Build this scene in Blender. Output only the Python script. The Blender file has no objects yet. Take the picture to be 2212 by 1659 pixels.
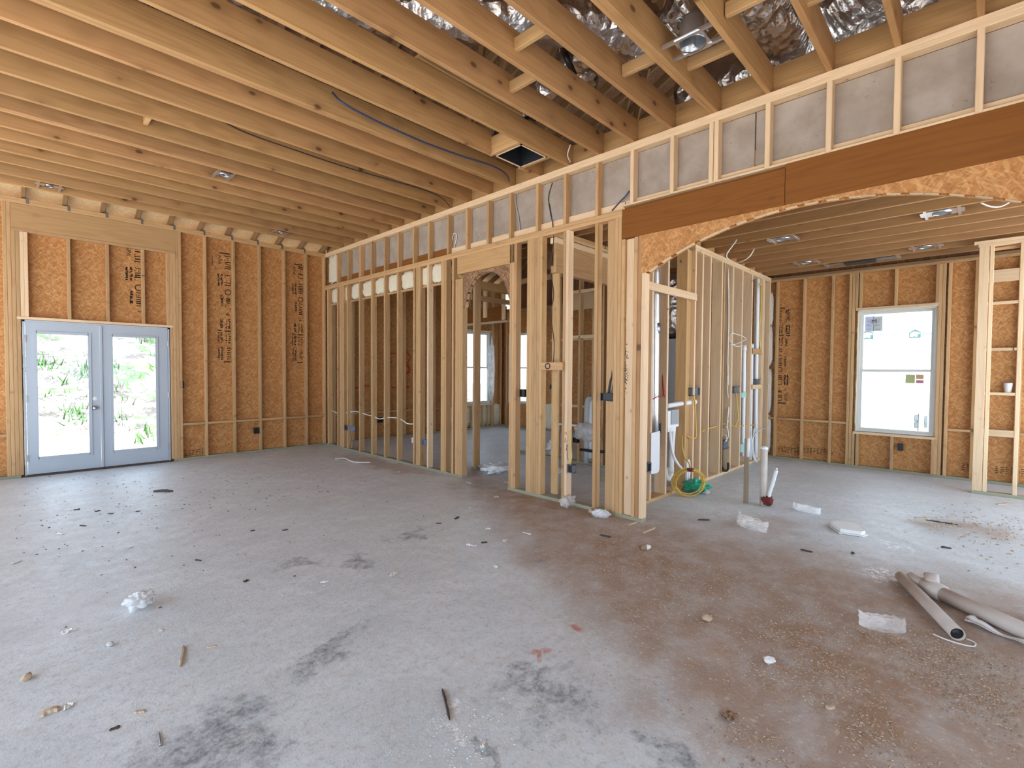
import bpy, math, random
import numpy as np
from mathutils import Matrix, Vector, noise as mnoise
random.seed(7)
RNG = np.random.default_rng(7)
scene = bpy.context.scene
COL = scene.collection

# ------------------------------------------------------------------ camera
W, H, F = 2212, 1659, 1047.53
HC = 1.468
_y, _p, _r = (math.radians(a) for a in (44.1107, -1.5911, 0.3885))
_f = np.array([math.cos(_y)*math.cos(_p), math.sin(_y)*math.cos(_p), math.sin(_p)])
_rt = np.array([math.sin(_y), -math.cos(_y), 0.0]); _up = np.cross(_rt, _f)
_R = math.cos(_r)*_rt + math.sin(_r)*_up
_U = -math.sin(_r)*_rt + math.cos(_r)*_up
_C = np.array([0.0, 0.0, HC])
def P(px, py, ax, v):
    """photo pixel -> point on the plane coordinate[ax] == v"""
    d = _f + _R*(px-W/2)/F - _U*(py-H/2)/F
    return _C + d*((v-_C[ax])/d[ax])
def fl(px, py): return P(px, py, 2, 0.0)
cd = bpy.data.cameras.new('camera'); cam = bpy.data.objects.new('camera', cd); COL.objects.link(cam)
cd.sensor_width = 36.0; cd.lens = 36.0*F/W; cd.clip_start = 0.05; cd.clip_end = 500
cam.matrix_world = Matrix(((_R[0], _U[0], -_f[0], 0), (_R[1], _U[1], -_f[1], 0), (_R[2], _U[2], -_f[2], HC), (0, 0, 0, 1)))
scene.camera = cam

# ------------------------------------------------------------------ sky, sun, exposure
wd = bpy.data.worlds.new('sky'); scene.world = wd; wd.use_nodes = True
nt = wd.node_tree; bg = nt.nodes['Background']
bg.inputs['Color'].default_value = (0.62, 0.80, 1.0, 1); bg.inputs['Strength'].default_value = 1.15
sd = bpy.data.lights.new('sun', 'SUN'); sd.energy = 6.0; sd.angle = math.radians(2); sd.color = (.88, .95, 1.0)
sun = bpy.data.objects.new('sun', sd); COL.objects.link(sun); sun.location = (-20, -20, 40)
sun.rotation_euler = Vector((0.78, 0.42, -.98)).to_track_quat('-Z', 'Y').to_euler()
vs = scene.view_settings
vs.view_transform = 'Standard'; vs.look = 'None'; vs.gamma = 1.0; vs.use_curve_mapping = False
vs.exposure = 2.25
scene.cycles.max_bounces = 8; scene.cycles.diffuse_bounces = 5; scene.cycles.transparent_max_bounces = 16
scene.cycles.caustics_reflective = False; scene.cycles.caustics_refractive = False

# ------------------------------------------------------------------ material helpers
class NB:
    def __init__(s, name):
        s.m = bpy.data.materials.new(name); s.m.use_nodes = True
        s.t = s.m.node_tree; s.b = s.t.nodes['Principled BSDF']; s.out = s.t.nodes['Material Output']
    def n(s, typ, inp=None, **props):
        nd = s.t.nodes.new('ShaderNode'+typ)
        for k, v in props.items(): setattr(nd, k, v)
        for k, v in (inp or {}).items():
            sk = nd.inputs[k]
            if isinstance(v, bpy.types.NodeSocket): s.t.links.new(v, sk)
            else: sk.default_value = v
        return nd
    def math(s, op, a, b=0.0, clamp=False):
        return s.n('Math', {0: a, 1: b}, operation=op, use_clamp=clamp).outputs[0]
    def vmul(s, v, k): return s.n('VectorMath', {0: v, 1: k}, operation='MULTIPLY').outputs[0]
    def vadd(s, v, k): return s.n('VectorMath', {0: v, 1: k}, operation='ADD').outputs[0]
    def mix(s, f, a, b, mode='MIX'):
        fix = lambda c: c if isinstance(c, bpy.types.NodeSocket) else (*c, 1)
        return s.n('MixRGB', {'Fac': f, 'Color1': fix(a), 'Color2': fix(b)}, blend_type=mode).outputs[0]
    def mr(s, v, a, b, c=0.0, d=1.0):
        return s.n('MapRange', {'Value': v, 'From Min': a, 'From Max': b, 'To Min': c, 'To Max': d}, interpolation_type='SMOOTHSTEP').outputs[0]
    def noise(s, v, scale=1.0, detail=2.0, rough=.5):
        return s.n('TexNoise', {'Vector': v, 'Scale': scale, 'Detail': detail, 'Roughness': rough}).outputs['Fac']
    def vor(s, v, scale=1.0):
        return s.n('TexVoronoi', {'Vector': v, 'Scale': scale})
    def obj(s): return s.n('TexCoord').outputs['Object']
    def rnd(s): return s.n('ObjectInfo').outputs['Random']
    def setc(s, c): s.t.links.new(c, s.b.inputs['Base Color'])
    def bump(s, h, strength=.3, dist=.01):
        s.t.links.new(s.n('Bump', {'Height': h, 'Strength': strength, 'Distance': dist}).outputs[0], s.b.inputs['Normal'])
    def set(s, **k):
        for a, v in k.items(): s.b.inputs[a.replace('_', ' ')].default_value = v
        return s

def plain(name, col, rough=.5, metal=0.0, var=0.06, bump=0.0, scale=20):
    b = NB(name); v = b.obj()
    n = b.noise(v, scale, 3)
    b.setc(b.mix(n, tuple(c*(1-var) for c in col), tuple(min(1, c*(1+var)) for c in col)))
    b.set(Roughness=rough, Metallic=metal)
    if bump: b.bump(n, bump)
    return b.m

def wood(name, base, dark, knot=1.0, var=.16, rough=.62, dirt=0.0, hue=.007, kd=.45, ks=1.0):
    b = NB(name); r = b.rnd()
    off = b.n('CombineXYZ', {0: b.math('MULTIPLY', r, 37.0), 1: b.math('MULTIPLY', r, 91.0), 2: b.math('MULTIPLY', r, 53.0)}).outputs[0]
    v = b.vadd(b.obj(), off)
    g = b.noise(b.vmul(v, (2.0, 90, 90)), 1, 3)
    rn = b.noise(b.vmul(v, (.7, 9, 9)), 1, 1.5)
    ring = b.math('PINGPONG', b.math('MULTIPLY', rn, 14.0), 1.0)
    ring = b.math('POWER', ring, 2.0)
    f = b.math('ADD', b.math('MULTIPLY', ring, .45), b.math('MULTIPLY', g, .45))
    c = b.mix(f, base, dark)
    big = b.noise(b.vmul(v, (.9, 2.5, 2.5)), 1, 2)
    c = b.mix(b.math('MULTIPLY', big, .5), c, tuple(x*.82 for x in base))
    if knot:
        vv = b.vor(b.vmul(v, (3.6*ks, 6.0*ks, .5)))
        vv.inputs['Randomness'].default_value = 1.0
        keep = b.math('GREATER_THAN', b.n('SeparateColor', {0: vv.outputs['Color']}).outputs[0], kd)
        k = b.math('MULTIPLY', b.mr(vv.outputs['Distance'], .105*knot, .045*knot), keep)
        halo = b.math('MULTIPLY', b.mr(vv.outputs['Distance'], .34*knot, .06*knot), keep)
        c = b.mix(b.math('MULTIPLY', halo, .35), c, tuple(x*.7 for x in dark))
        c = b.mix(b.math('MULTIPLY', k, .86), c, (.10, .035, .012))
    if dirt:
        c = b.mix(b.mr(b.noise(b.vmul(v, (3, 12, 12)), 1, 4, .7), .55, .75, 0, dirt), c, (.10, .06, .035))
    hs = b.n('HueSaturation', {'Color': c, 'Value': b.math('ADD', b.math('MULTIPLY', r, 2*var), 1-var), 'Hue': b.math('ADD', b.math('MULTIPLY', b.math('FRACT', b.math('MULTIPLY', r, 7.3)), hue), .5-hue/2)}).outputs[0]
    b.setc(hs); b.set(Roughness=rough); b.bump(g, .12, .004)
    return b.m

def osb(name, cols, spread=1.0):
    """strand board: a mid brown ground with thin pale and dark strands lying every way"""
    b = NB(name); r = b.rnd()
    off = b.n('CombineXYZ', {0: b.math('MULTIPLY', r, 17.0), 1: b.math('MULTIPLY', r, 29.0), 2: 0.0}).outputs[0]
    v0 = b.vadd(b.obj(), off)
    warp = b.n('TexNoise', {'Vector': v0, 'Scale': 10.0, 'Detail': 1.0}).outputs['Color']
    v = b.vadd(v0, b.vmul(warp, (.035, .035, 0)))
    c = b.mix(b.mr(b.noise(v, 38, 4, .7), .3, .7), cols[1], cols[2])
    c = b.mix(b.mr(b.noise(v0, 6, 3, .6), .35, .7, 0, .45), c, cols[1])
    h = None
    for i, (rot, sx, sy) in enumerate(((.35, 11, 62), (1.15, 12, 70), (1.9, 10, 58), (2.65, 12, 66), (.8, 15, 80), (2.3, 14, 75))):
        mp = b.vmul(b.n('VectorRotate', {'Vector': b.vadd(v, (i*3.7, i*1.3, 0)), 'Angle': rot}, rotation_type='Z_AXIS').outputs[0], (sx, sy, 3))
        vo = b.vor(mp); ch = b.n('SeparateColor', {0: vo.outputs['Color']}).outputs
        edge = b.mr(vo.outputs['Distance'], .62, .42)
        c = b.mix(b.math('MULTIPLY', b.math('MULTIPLY', b.mr(ch[0], .74, .80), edge), .42), c, cols[3])
        c = b.mix(b.math('MULTIPLY', b.math('MULTIPLY', b.mr(ch[1], .80, .86), edge), .30), c, cols[0])
        if h is None: h = ch[2]
    b.setc(c); b.set(Roughness=.72); b.bump(h, .12, .003)
    return b.m

MT = {}
MT['pine'] = wood('pine_stud', (.59, .36, .17), (.41, .22, .085), .75, .14, dirt=.3, kd=.3, ks=1.7)
MT['pine_light'] = wood('pine_light', (.82, .59, .37), (.62, .41, .22), .7, .08, kd=.35, ks=1.6)
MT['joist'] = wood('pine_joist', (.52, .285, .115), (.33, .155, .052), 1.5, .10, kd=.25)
MT['beam'] = wood('pine_header', (.58, .35, .15), (.40, .215, .08), .9, .08)
MT['lvl'] = wood('laminated_beam', (.25, .085, .008), (.155, .045, .004), .6, .06, hue=0.0, rough=.85)
MT['treated'] = wood('treated_lumber', (.34, .32, .22), (.24, .22, .14), .4, .08, dirt=.5)
MT['darkpine'] = wood('weathered_stake', (.34, .25, .17), (.22, .15, .09), .3, .05, dirt=.6)
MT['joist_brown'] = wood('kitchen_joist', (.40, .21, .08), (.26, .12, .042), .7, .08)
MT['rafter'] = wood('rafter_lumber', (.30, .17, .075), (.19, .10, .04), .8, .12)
MT['osb'] = osb('osb', [(.27, .095, .020), (.43, .178, .048), (.52, .235, .070), (.68, .38, .15)])
MT['osb_eave_lit'] = osb('osb_eave_lit', [(.50, .32, .15), (.58, .39, .19), (.64, .45, .24), (.70, .52, .30)])  # paler board colours paint daylight onto the eave row of decking
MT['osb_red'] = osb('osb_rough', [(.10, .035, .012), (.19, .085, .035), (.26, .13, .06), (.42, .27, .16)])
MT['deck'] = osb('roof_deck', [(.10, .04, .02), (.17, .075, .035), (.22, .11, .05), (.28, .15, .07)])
MT['black'] = plain('black_plastic', (.012, .012, .013), .45)
MT['grey_box'] = plain('grey_plastic', (.13, .14, .16), .5)
MT['blue_box'] = plain('blue_plastic', (.13, .19, .33), .45)
MT['white_pvc'] = plain('white_pvc', (.78, .78, .78), .35, var=.03)
MT['grey_pvc'] = plain('grey_pvc', (.42, .42, .42), .45)
MT['dirty_pvc'] = plain('dusty_pvc', (.58, .50, .44), .6, var=.22, scale=9)
MT['white_paint'] = plain('white_door_paint', (.43, .475, .53), .42, var=.02)
MT['vinyl'] = plain('vinyl_window', (.66, .65, .60), .45, var=.04)
MT['yellow'] = plain('yellow_cable', (.72, .46, .07), .5)
MT['whitewire'] = plain('white_cable', (.78, .74, .68), .5)
MT['blackwire'] = plain('black_cable', (.02, .018, .02), .5)
MT['bluewire'] = plain('blue_cable', (.035, .04, .10), .5)
MT['redpex'] = plain('red_tubing', (.40, .015, .02), .4)
MT['galv'] = plain('galvanized_steel', (.66, .67, .69), .32, .9, .12, .1, 14)
MT['duct_dark'] = plain('dark_sheet_metal', (.06, .065, .075), .42, .7, .2)
MT['duct_grey'] = plain('grey_duct_board', (.30, .30, .31), .55, .3, .1)
MT['chrome'] = plain('satin_nickel', (.55, .56, .58), .22, 1.0)
MT['paper'] = plain('white_paper', (.80, .79, .76), .8, var=.06)
MT['card'] = plain('brown_card', (.30, .19, .12), .85, var=.1)
MT['stone'] = plain('pale_stone', (.56, .54, .51), .9, var=.2)
MT['darkwood'] = plain('dark_scrap', (.07, .05, .04), .85, var=.3)
MT['chip'] = plain('wood_chip', (.52, .39, .27), .8, var=.25)
MT['green'] = plain('green_plastic', (.03, .42, .24), .35, var=.2)
MT['redtape'] = plain('red_cloth', (.16, .025, .02), .9, var=.3)
MT['cup'] = plain('paper_cup', (.74, .72, .70), .6)
MT['ink'] = plain('black_ink', (.045, .025, .015), .8)
MT['spray'] = plain('orange_red_spray', (.50, .085, .03), .8, var=.2)
MT['marker'] = plain('marker_ink', (.012, .01, .012), .7)
MT['nail'] = plain('steel_strap', (.35, .33, .32), .4, .9)
MT['teal'] = plain('teal_print', (.003, .06, .057), .6)
MT['pale_print'] = plain('pale_print', (.07, .09, .09), .7)
MT['wrap'] = plain('house_wrap', (.34, .34, .34), .7, var=.02)
MT['pane_dark'] = plain('far_window_glass', (.06, .08, .09), .3)
MT['st_yellow'] = plain('yellow_sticker', (.55, .52, .02), .6)
MT['st_orange'] = plain('orange_sticker', (.80, .28, .02), .6)
MT['st_red'] = plain('red_sticker', (.62, .03, .05), .6)
MT['st_grey'] = plain('grey_sticker', (.62, .68, .68), .6)
MT['st_blue'] = plain('blue_sticker', (.62, .68, .88), .6)
MT['foam'] = plain('spray_foam', (.72, .64, .48), .8, var=.12, bump=.5, scale=18)
MT['batt'] = plain('fibreglass_batt', (.66, .60, .53), .9, var=.2, bump=.8, scale=22)
MT['rock_wool'] = plain('clear_tape', (.55, .55, .53), .3)

def gypsum():
    b = NB('grey_gypsum_board'); v = b.vadd(b.obj(), b.n('CombineXYZ', {0: b.math('MULTIPLY', b.rnd(), 31.0)}).outputs[0])
    c = b.mix(b.mr(b.noise(v, 3, 4, .6), .3, .7), (.31, .245, .19), (.42, .35, .29))
    spk = b.math('MULTIPLY', b.mr(b.noise(v, 34, 3, .6), .62, .70), b.mr(b.noise(v, 4, 1), .5, .65))
    c = b.mix(b.math('MULTIPLY', spk, .7), c, (.16, .13, .10))
    c = b.mix(b.math('MULTIPLY', b.mr(b.noise(b.vmul(v, (1, 1, 1)), 9, 2), .5, .8), .3), c, (.42, .37, .31))
    b.setc(c); b.set(Roughness=.85); return b.m
MT['gypsum'] = gypsum()

def foil():
    b = NB('foil'); v = b.obj()
    n = b.noise(v, 9, 3, .55)
    vo = b.vor(v, 11)
    b.setc(b.mix(n, (.42, .37, .34), (.66, .62, .59))); b.set(Roughness=.33, Metallic=1.0)
    b.bump(b.math('ADD', n, b.math('MULTIPLY', vo.outputs['Distance'], .9)), .55, .05)
    return b.m
MT['foil'] = foil()

def film(name, col, alpha=.5):
    b = NB(name); v = b.obj()
    n = b.noise(v, 7, 2)
    d = b.n('BsdfPrincipled', {'Base Color': (*col, 1), 'Roughness': .25})
    t = b.n('BsdfTransparent'); tr = b.n('BsdfTranslucent', {'Color': (*col, 1)})
    m1 = b.n('MixShader', {0: .3, 1: d.outputs[0], 2: tr.outputs[0]})
    m2 = b.n('MixShader', {0: b.mr(n, .3, .7, 1-alpha-.18, 1-alpha+.18), 1: m1.outputs[0], 2: t.outputs[0]})
    b.t.links.new(m2.outputs[0], b.out.inputs['Surface']); return b.m
MT['film'] = film('clear_plastic_film', (.90, .87, .84), .55)
MT['film_white'] = film('white_plastic_film', (.92, .92, .92), .85)

def glass():
    b = NB('window_glass')
    t = b.n('BsdfTransparent', {'Color': (.96, .97, .97, 1)}); g = b.n('BsdfGlossy', {'Roughness': .02})
    fr = b.n('Fresnel', {'IOR': 1.45})
    m = b.n('MixShader', {0: b.math('MULTIPLY', fr.outputs[0], .6), 1: t.outputs[0], 2: g.outputs[0]})
    b.t.links.new(m.outputs[0], b.out.inputs['Surface']); return b.m
MT['glass'] = glass()

def concrete():
    b = NB('concrete_slab'); p = b.n('NewGeometry').outputs['Position']
    warp = b.n('TexNoise', {'Vector': p, 'Scale': 2.6, 'Detail': 6.0, 'Roughness': .65}).outputs['Color']
    pw = b.vadd(p, b.vadd(b.vmul(warp, (.9, .9, 0)), (-.45, -.45, 0)))
    def blob(cx, cy, rx, ry, rot=0.0, hard=.35, src=None):
        m = b.n('Mapping', {'Vector': src or pw, 'Location': (cx, cy, 0), 'Rotation': (0, 0, rot), 'Scale': (rx, ry, 1)}, vector_type='TEXTURE').outputs[0]
        m = b.vmul(m, (1, 1, 0))
        return b.mr(b.n('VectorMath', {0: m}, operation='LENGTH').outputs['Value'], 1.0, hard)
    def pblob(x0, y0, x1, y1, w, **k):        # a blob stretched between two photo pixels on the floor, half-width w metres
        a, c = fl(x0, y0), fl(x1, y1); d = c-a
        return blob(*((a+c)/2)[:2], max(np.linalg.norm(d[:2])/2, .05), w, math.atan2(d[1], d[0]), **k)
    n1 = b.noise(p, 2.2, 6, .62); n2 = b.noise(p, 9, 5, .65); n3 = b.noise(p, 70, 3, .7)
    c = b.mix(b.mr(n1, .3, .7), (.60, .64, .665), (.73, .765, .785))
    c = b.mix(b.mr(n2, .38, .68, 0, .6), c, (.60, .60, .585))
    c = b.mix(b.mr(n3, .50, .72, 0, .3), c, (.78, .78, .77))
    mx = lambda *a: a[0] if len(a) == 1 else b.math('MAXIMUM', a[0], mx(*a[1:]))
    # brown soil tracked over the right of the slab
    pa, pb = fl(985, 1050), fl(1480, 1640); dr_ = (pb-pa)[:2]/np.linalg.norm((pb-pa)[:2]); nr = np.array([dr_[1], -dr_[0]])
    if nr @ (fl(1900, 1500)-pa)[:2] < 0: nr = -nr
    sx, sy = b.n('SeparateXYZ', {0: pw}).outputs[:2]
    sdist = b.math('SUBTRACT', b.math('ADD', b.math('MULTIPLY', sx, float(nr[0])), b.math('MULTIPLY', sy, float(nr[1]))), float(nr @ pa[:2]))
    field = b.math('MULTIPLY', b.mr(sdist, -.25, .45), b.mr(sx, 5.3, 4.0))
    brown = mx(b.math('MULTIPLY', field, .88), pblob(1250, 1120, 1560, 1330, .6), pblob(1600, 1300, 2150, 1560, .8), pblob(1700, 1400, 2212, 1659, 1.1),
               pblob(1000, 1060, 1370, 1115, .35), b.math('MULTIPLY', pblob(1500, 1110, 1800, 1180, .8), .55),
               b.math('MULTIPLY', pblob(1990, 1110, 2212, 1190, .5), .8), b.math('MULTIPLY', pblob(700, 975, 1000, 1040, .35), .6))
    br = b.math('MULTIPLY', brown, b.mr(b.noise(p, 5, 5, .65), .25, .62, .55, .98))
    c = b.mix(br, c, b.mix(n2, (.27, .145, .075), (.43, .27, .16)))
    tan = b.math('MULTIPLY', brown, b.mr(b.noise(b.vmul(p, (1, 1, 1)), 3.3, 5, .7), .56, .7, 0, .5))
    c = b.mix(tan, c, (.52, .38, .27))
    mott = b.noise(p, 30, 7, .8)
    c = b.mix(b.mr(mott, .50, .64, 0, .5), c, (.36, .375, .38))
    c = b.mix(b.mr(mott, .46, .36, 0, .4), c, (.80, .81, .81))
    # faint dusty film left
    dusty = mx(pblob(0, 1180, 420, 1120, .5), pblob(60, 1250, 330, 1360, .35), pblob(60, 1060, 560, 1050, .5))
    c = b.mix(b.math('MULTIPLY', dusty, b.mr(b.noise(p, 7, 6, .7), .42, .62, 0, .75)), c, (.70, .70, .72))
    pale = mx(pblob(1680, 1020, 2060, 1075, .55), pblob(2050, 1130, 2212, 1230, .45))
    c = b.mix(b.math('MULTIPLY', pale, b.mr(n1, .3, .6, .3, .7)), c, (.60, .62, .63))
    # dark scuffs
    dk = mx(pblob(570, 1225, 730, 1210, .16), pblob(730, 1220, 830, 1215, .14), pblob(1080, 1420, 1190, 1480, .15), pblob(1060, 1440, 1330, 1560, .24),
            pblob(300, 1659, 640, 1540, .35), pblob(560, 1460, 830, 1360, .10), pblob(830, 1170, 950, 1135, .10), pblob(1040, 1640, 1075, 1659, .07), pblob(1330, 1600, 1440, 1640, .15))
    c = b.mix(b.math('MULTIPLY', dk, b.mr(b.noise(p, 15, 9, .78), .34, .70, .1, .85)), c, (.11, .135, .15))
    line = b.mr(b.noise(b.vmul(pw, (3, 14, 1)), 1, 4, .7), .62, .72, 0, .45)
    c = b.mix(b.math('MULTIPLY', line, .7), c, (.25, .235, .23))
    # plaster dust
    wh = mx(pblob(940, 1560, 1080, 1600, .13), pblob(1000, 1530, 1010, 1640, .12), pblob(880, 1640, 960, 1655, .05), pblob(1850, 1210, 1960, 1270, .16), pblob(1880, 1160, 2000, 1200, .12), pblob(1000, 1500, 1030, 1530, .06))
    c = b.mix(b.math('MULTIPLY', wh, b.mr(b.noise(p, 26, 5, .75), .46, .60, 0, .9)), c, (.95, .95, .96))
    red = mx(pblob(1135, 1412, 1200, 1402, .035, src=p), pblob(1165, 1405, 1165, 1435, .02, src=p), pblob(1228, 1345, 1262, 1368, .035, src=p))
    c = b.mix(b.math('MULTIPLY', red, b.mr(b.noise(p, 30, 4, .7), .3, .6, .2, .8)), c, (.50, .115, .07))
    b.setc(c)
    b.t.links.new(b.math('ADD', b.mr(n2, .3, .7, .36, .55), b.math('MULTIPLY', brown, .25)), b.b.inputs['Roughness'])
    b.bump(b.math('ADD', b.math('MULTIPLY', n3, .5), b.math('MULTIPLY', b.noise(p, 28, 4, .7), b.math('ADD', br, .15))), .35, .012)
    return b.m
MT['concrete'] = concrete()

def soil():
    b = NB('dry_clay'); p = b.n('NewGeometry').outputs['Position']
    n = b.noise(p, 2.0, 6, .7); n2 = b.noise(p, .5, 4, .6)
    c = b.mix(b.mr(n, .35, .68), (.075, .058, .047), (.28, .245, .215))
    c = b.mix(b.mr(n2, .55, .7, 0, .7), c, (.36, .23, .155))
    g = b.math('MULTIPLY', b.mr(b.noise(p, 1.1, 5, .7), .54, .62), .8)
    c = b.mix(g, c, (.07, .15, .035))
    c = b.mix(b.mr(b.n('SeparateXYZ', {0: p}).outputs[1], 13.2, 12.0), c, b.mix(n, (.42, .30, .22), (.66, .56, .47)))  # pale soil by the house, lightened to bounce daylight under the eaves
    b.setc(c); b.set(Roughness=.95); b.bump(n, 1.0, .25); return b.m
MT['soil'] = soil()
MT['leaf'] = plain('grass_blade', (.05, .14, .025), .8, var=.4, scale=3)

# ------------------------------------------------------------------ mesh helpers
def empty(name, loc=(0, 0, 0), label=None, cat=None, group=None, kind=None):
    o = bpy.data.objects.new(name, None); COL.objects.link(o); o.location = loc; o.empty_display_size = .1
    return tag(o, label, cat, group, kind)
def tag(o, label=None, cat=None, group=None, kind=None):
    for k, v in (('label', label), ('category', cat), ('group', group), ('kind', kind)):
        if v: o[k] = v
    return o
def wpos(o):
    p = Vector((0, 0, 0))
    while o is not None: p += o.location; o = o.parent
    return p
def mk(name, verts, faces, mat, parent=None, smooth=False):
    vv = np.array(verts, float); c = (vv.min(0)+vv.max(0))/2
    me = bpy.data.meshes.new(name); me.from_pydata((vv-c).tolist(), [], faces)
    if smooth: me.shade_smooth()
    me.materials.append(MT[mat] if isinstance(mat, str) else mat); me.update()
    o = bpy.data.objects.new(name, me); COL.objects.link(o)
    o.location = Vector(c) - (wpos(parent) if parent else Vector((0, 0, 0)))
    if parent: o.parent = parent
    return o
_cache = {}
def board_mesh(L, w, t, mat, bev):
    key = (round(L, 3), round(w, 3), round(t, 3), mat, bev)
    if key in _cache: return _cache[key]
    a, b, e = w/2, t/2, min(bev, t*.3)
    prof = [(-a+e, -b), (a-e, -b), (a, -b+e), (a, b-e), (a-e, b), (-a+e, b), (-a, b-e), (-a, -b+e)] if e > 0 else [(-a, -b), (a, -b), (a, b), (-a, b)]
    n = len(prof)
    vs = [(-L/2, y, z) for y, z in prof]+[(L/2, y, z) for y, z in prof]
    fs = [tuple(reversed(range(n))), tuple(range(n, 2*n))]+[(i, (i+1) % n, n+(i+1) % n, n+i) for i in range(n)]
    me = bpy.data.meshes.new('board'); me.from_pydata(vs, [], [tuple(reversed(f)) for f in fs] if False else fs)
    me.materials.append(MT[mat]); me.update(); _cache[key] = me
    return me
def board(name, lo, hi, mat='pine', parent=None, bev=.0035, tilt=None):
    """a plank between two world corners; grain along its longest side"""
    lo = np.array(lo, float); hi = np.array(hi, float); lo, hi = np.minimum(lo, hi), np.maximum(lo, hi)
    d = hi-lo; order = np.argsort(-d, kind='stable'); L, w, t = d[order]
    me = board_mesh(L, w, t, mat, bev)
    o = bpy.data.objects.new(name, me); COL.objects.link(o)
    cols = [Vector([1.0 if i == k else 0.0 for i in range(3)]) for k in order]
    if cols[0].cross(cols[1]).dot(cols[2]) < 0: cols[2] = -cols[2]
    R = Matrix((cols[0], cols[1], cols[2])).transposed()
    if tilt: R = Matrix.Rotation(tilt[1], 3, Vector(tilt[0])) @ R
    o.rotation_euler = R.to_euler()
    o.location = Vector((lo+hi)/2) - (wpos(parent) if parent else Vector((0, 0, 0)))
    if parent: o.parent = parent
    return o
def beam(name, a, b, w, t, mat, parent=None, upv=(0, 0, 1), bev=.0035):
    """a plank from point a to point b"""
    a = Vector(a); b = Vector(b); x = (b-a).normalized(); z = x.cross(Vector(upv)).normalized(); y = z.cross(x)
    o = bpy.data.objects.new(name, board_mesh((b-a).length, w, t, mat, bev)); COL.objects.link(o)
    o.rotation_euler = Matrix((x, y, z)).transposed().to_euler()
    o.location = (a+b)/2 - (wpos(parent) if parent else Vector((0, 0, 0)))
    if parent: o.parent = parent
    return o
def smoothpath(pts, k=6):
    pts = [Vector(p) for p in pts]
    if len(pts) < 3: return pts
    q = [pts[0]*2-pts[1]]+pts+[pts[-1]*2-pts[-2]]; out = []
    for i in range(1, len(q)-2):
        for s in range(k):
            t = s/k
            out.append(.5*((2*q[i])+(q[i+1]-q[i-1])*t+(2*q[i-1]-5*q[i]+4*q[i+1]-q[i+2])*t*t+(3*q[i]-q[i-1]-3*q[i+1]+q[i+2])*t**3))
    out.append(pts[-1]); return out
def tube(name, pts, r, mat, parent=None, sides=8, k=6, cap=True, rad=None, hollow=0.0):
    path = smoothpath(pts, k); n = len(path); vs, fs = [], []
    T = (path[1]-path[0]).normalized(); u = T.orthogonal().normalized()
    for i, p in enumerate(path):
        T = (path[min(i+1, n-1)]-path[max(i-1, 0)]).normalized()
        u = (u-T*u.dot(T)).normalized(); v = T.cross(u)
        for s in range(sides):
            a = 2*math.pi*s/sides; rr = r if rad is None else rad(i/(n-1), a, i)
            vs.append(p+(u*math.cos(a)+v*math.sin(a))*rr)
    for i in range(n-1):
        for s in range(sides):
            s2 = (s+1) % sides; fs.append((i*sides+s, i*sides+s2, (i+1)*sides+s2, (i+1)*sides+s))
    if hollow:
        base = len(vs)
        for e in (0, n-1):
            for s in range(sides): vs.append(path[e]+(vs[e*sides+s]-path[e])*(1-hollow))
        for s in range(sides):
            s2 = (s+1) % sides
            fs.append((s2, s, base+s, base+s2)); fs.append(((n-1)*sides+s, (n-1)*sides+s2, base+sides+s2, base+sides+s))
            fs.append((base+s, base+s2, base+sides+s2, base+sides+s)[::-1])
    elif cap:
        fs.append(tuple(reversed(range(sides)))); fs.append(tuple(range((n-1)*sides, n*sides)))
    return mk(name, [tuple(v) for v in vs], fs, mat, parent, smooth=True)
def boxv(lo, hi):
    (x0, y0, z0), (x1, y1, z1) = lo, hi
    return [(x0, y0, z0), (x1, y0, z0), (x1, y1, z0), (x0, y1, z0), (x0, y0, z1), (x1, y0, z1), (x1, y1, z1), (x0, y1, z1)], \
        [(3, 2, 1, 0), (4, 5, 6, 7), (0, 1, 5, 4), (1, 2, 6, 5), (2, 3, 7, 6), (3, 0, 4, 7)]
def boxes(name, lst, mat, parent=None):
    vs, fs = [], []
    for lo, hi in lst:
        lo, hi = np.minimum(lo, hi), np.maximum(lo, hi)
        v, f = boxv(lo, hi); fs += [tuple(i+len(vs) for i in q) for q in f]; vs += v
    return mk(name, vs, fs, mat, parent)
def prism(name, poly, origin, ux, uy, depth, mat, parent=None):
    """polygon (2-D) extruded; origin + ux*u + uy*v, thickness along ux x uy; mesh kept in its own plane"""
    o, ux, uy = Vector(origin), Vector(ux), Vector(uy); nz = ux.cross(uy)
    cu = sum(p[0] for p in poly)/len(poly); cv = sum(p[1] for p in poly)/len(poly); k = len(poly)
    vs = [(u-cu, v-cv, 0) for u, v in poly]+[(u-cu, v-cv, depth) for u, v in poly]
    fs = [tuple(reversed(range(k))), tuple(range(k, 2*k))]+[(i, (i+1) % k, k+(i+1) % k, k+i) for i in range(k)]
    if depth < 0: fs = [tuple(reversed(f)) for f in fs]
    me = bpy.data.meshes.new(name); me.from_pydata(vs, [], fs); me.materials.append(MT[mat] if isinstance(mat, str) else mat); me.update()
    ob = bpy.data.objects.new(name, me); COL.objects.link(ob)
    ob.rotation_euler = Matrix((ux, uy, nz)).transposed().to_euler()
    ob.location = o+ux*cu+uy*cv-(wpos(parent) if parent else Vector((0, 0, 0)))
    if parent: ob.parent = parent
    return ob
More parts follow.
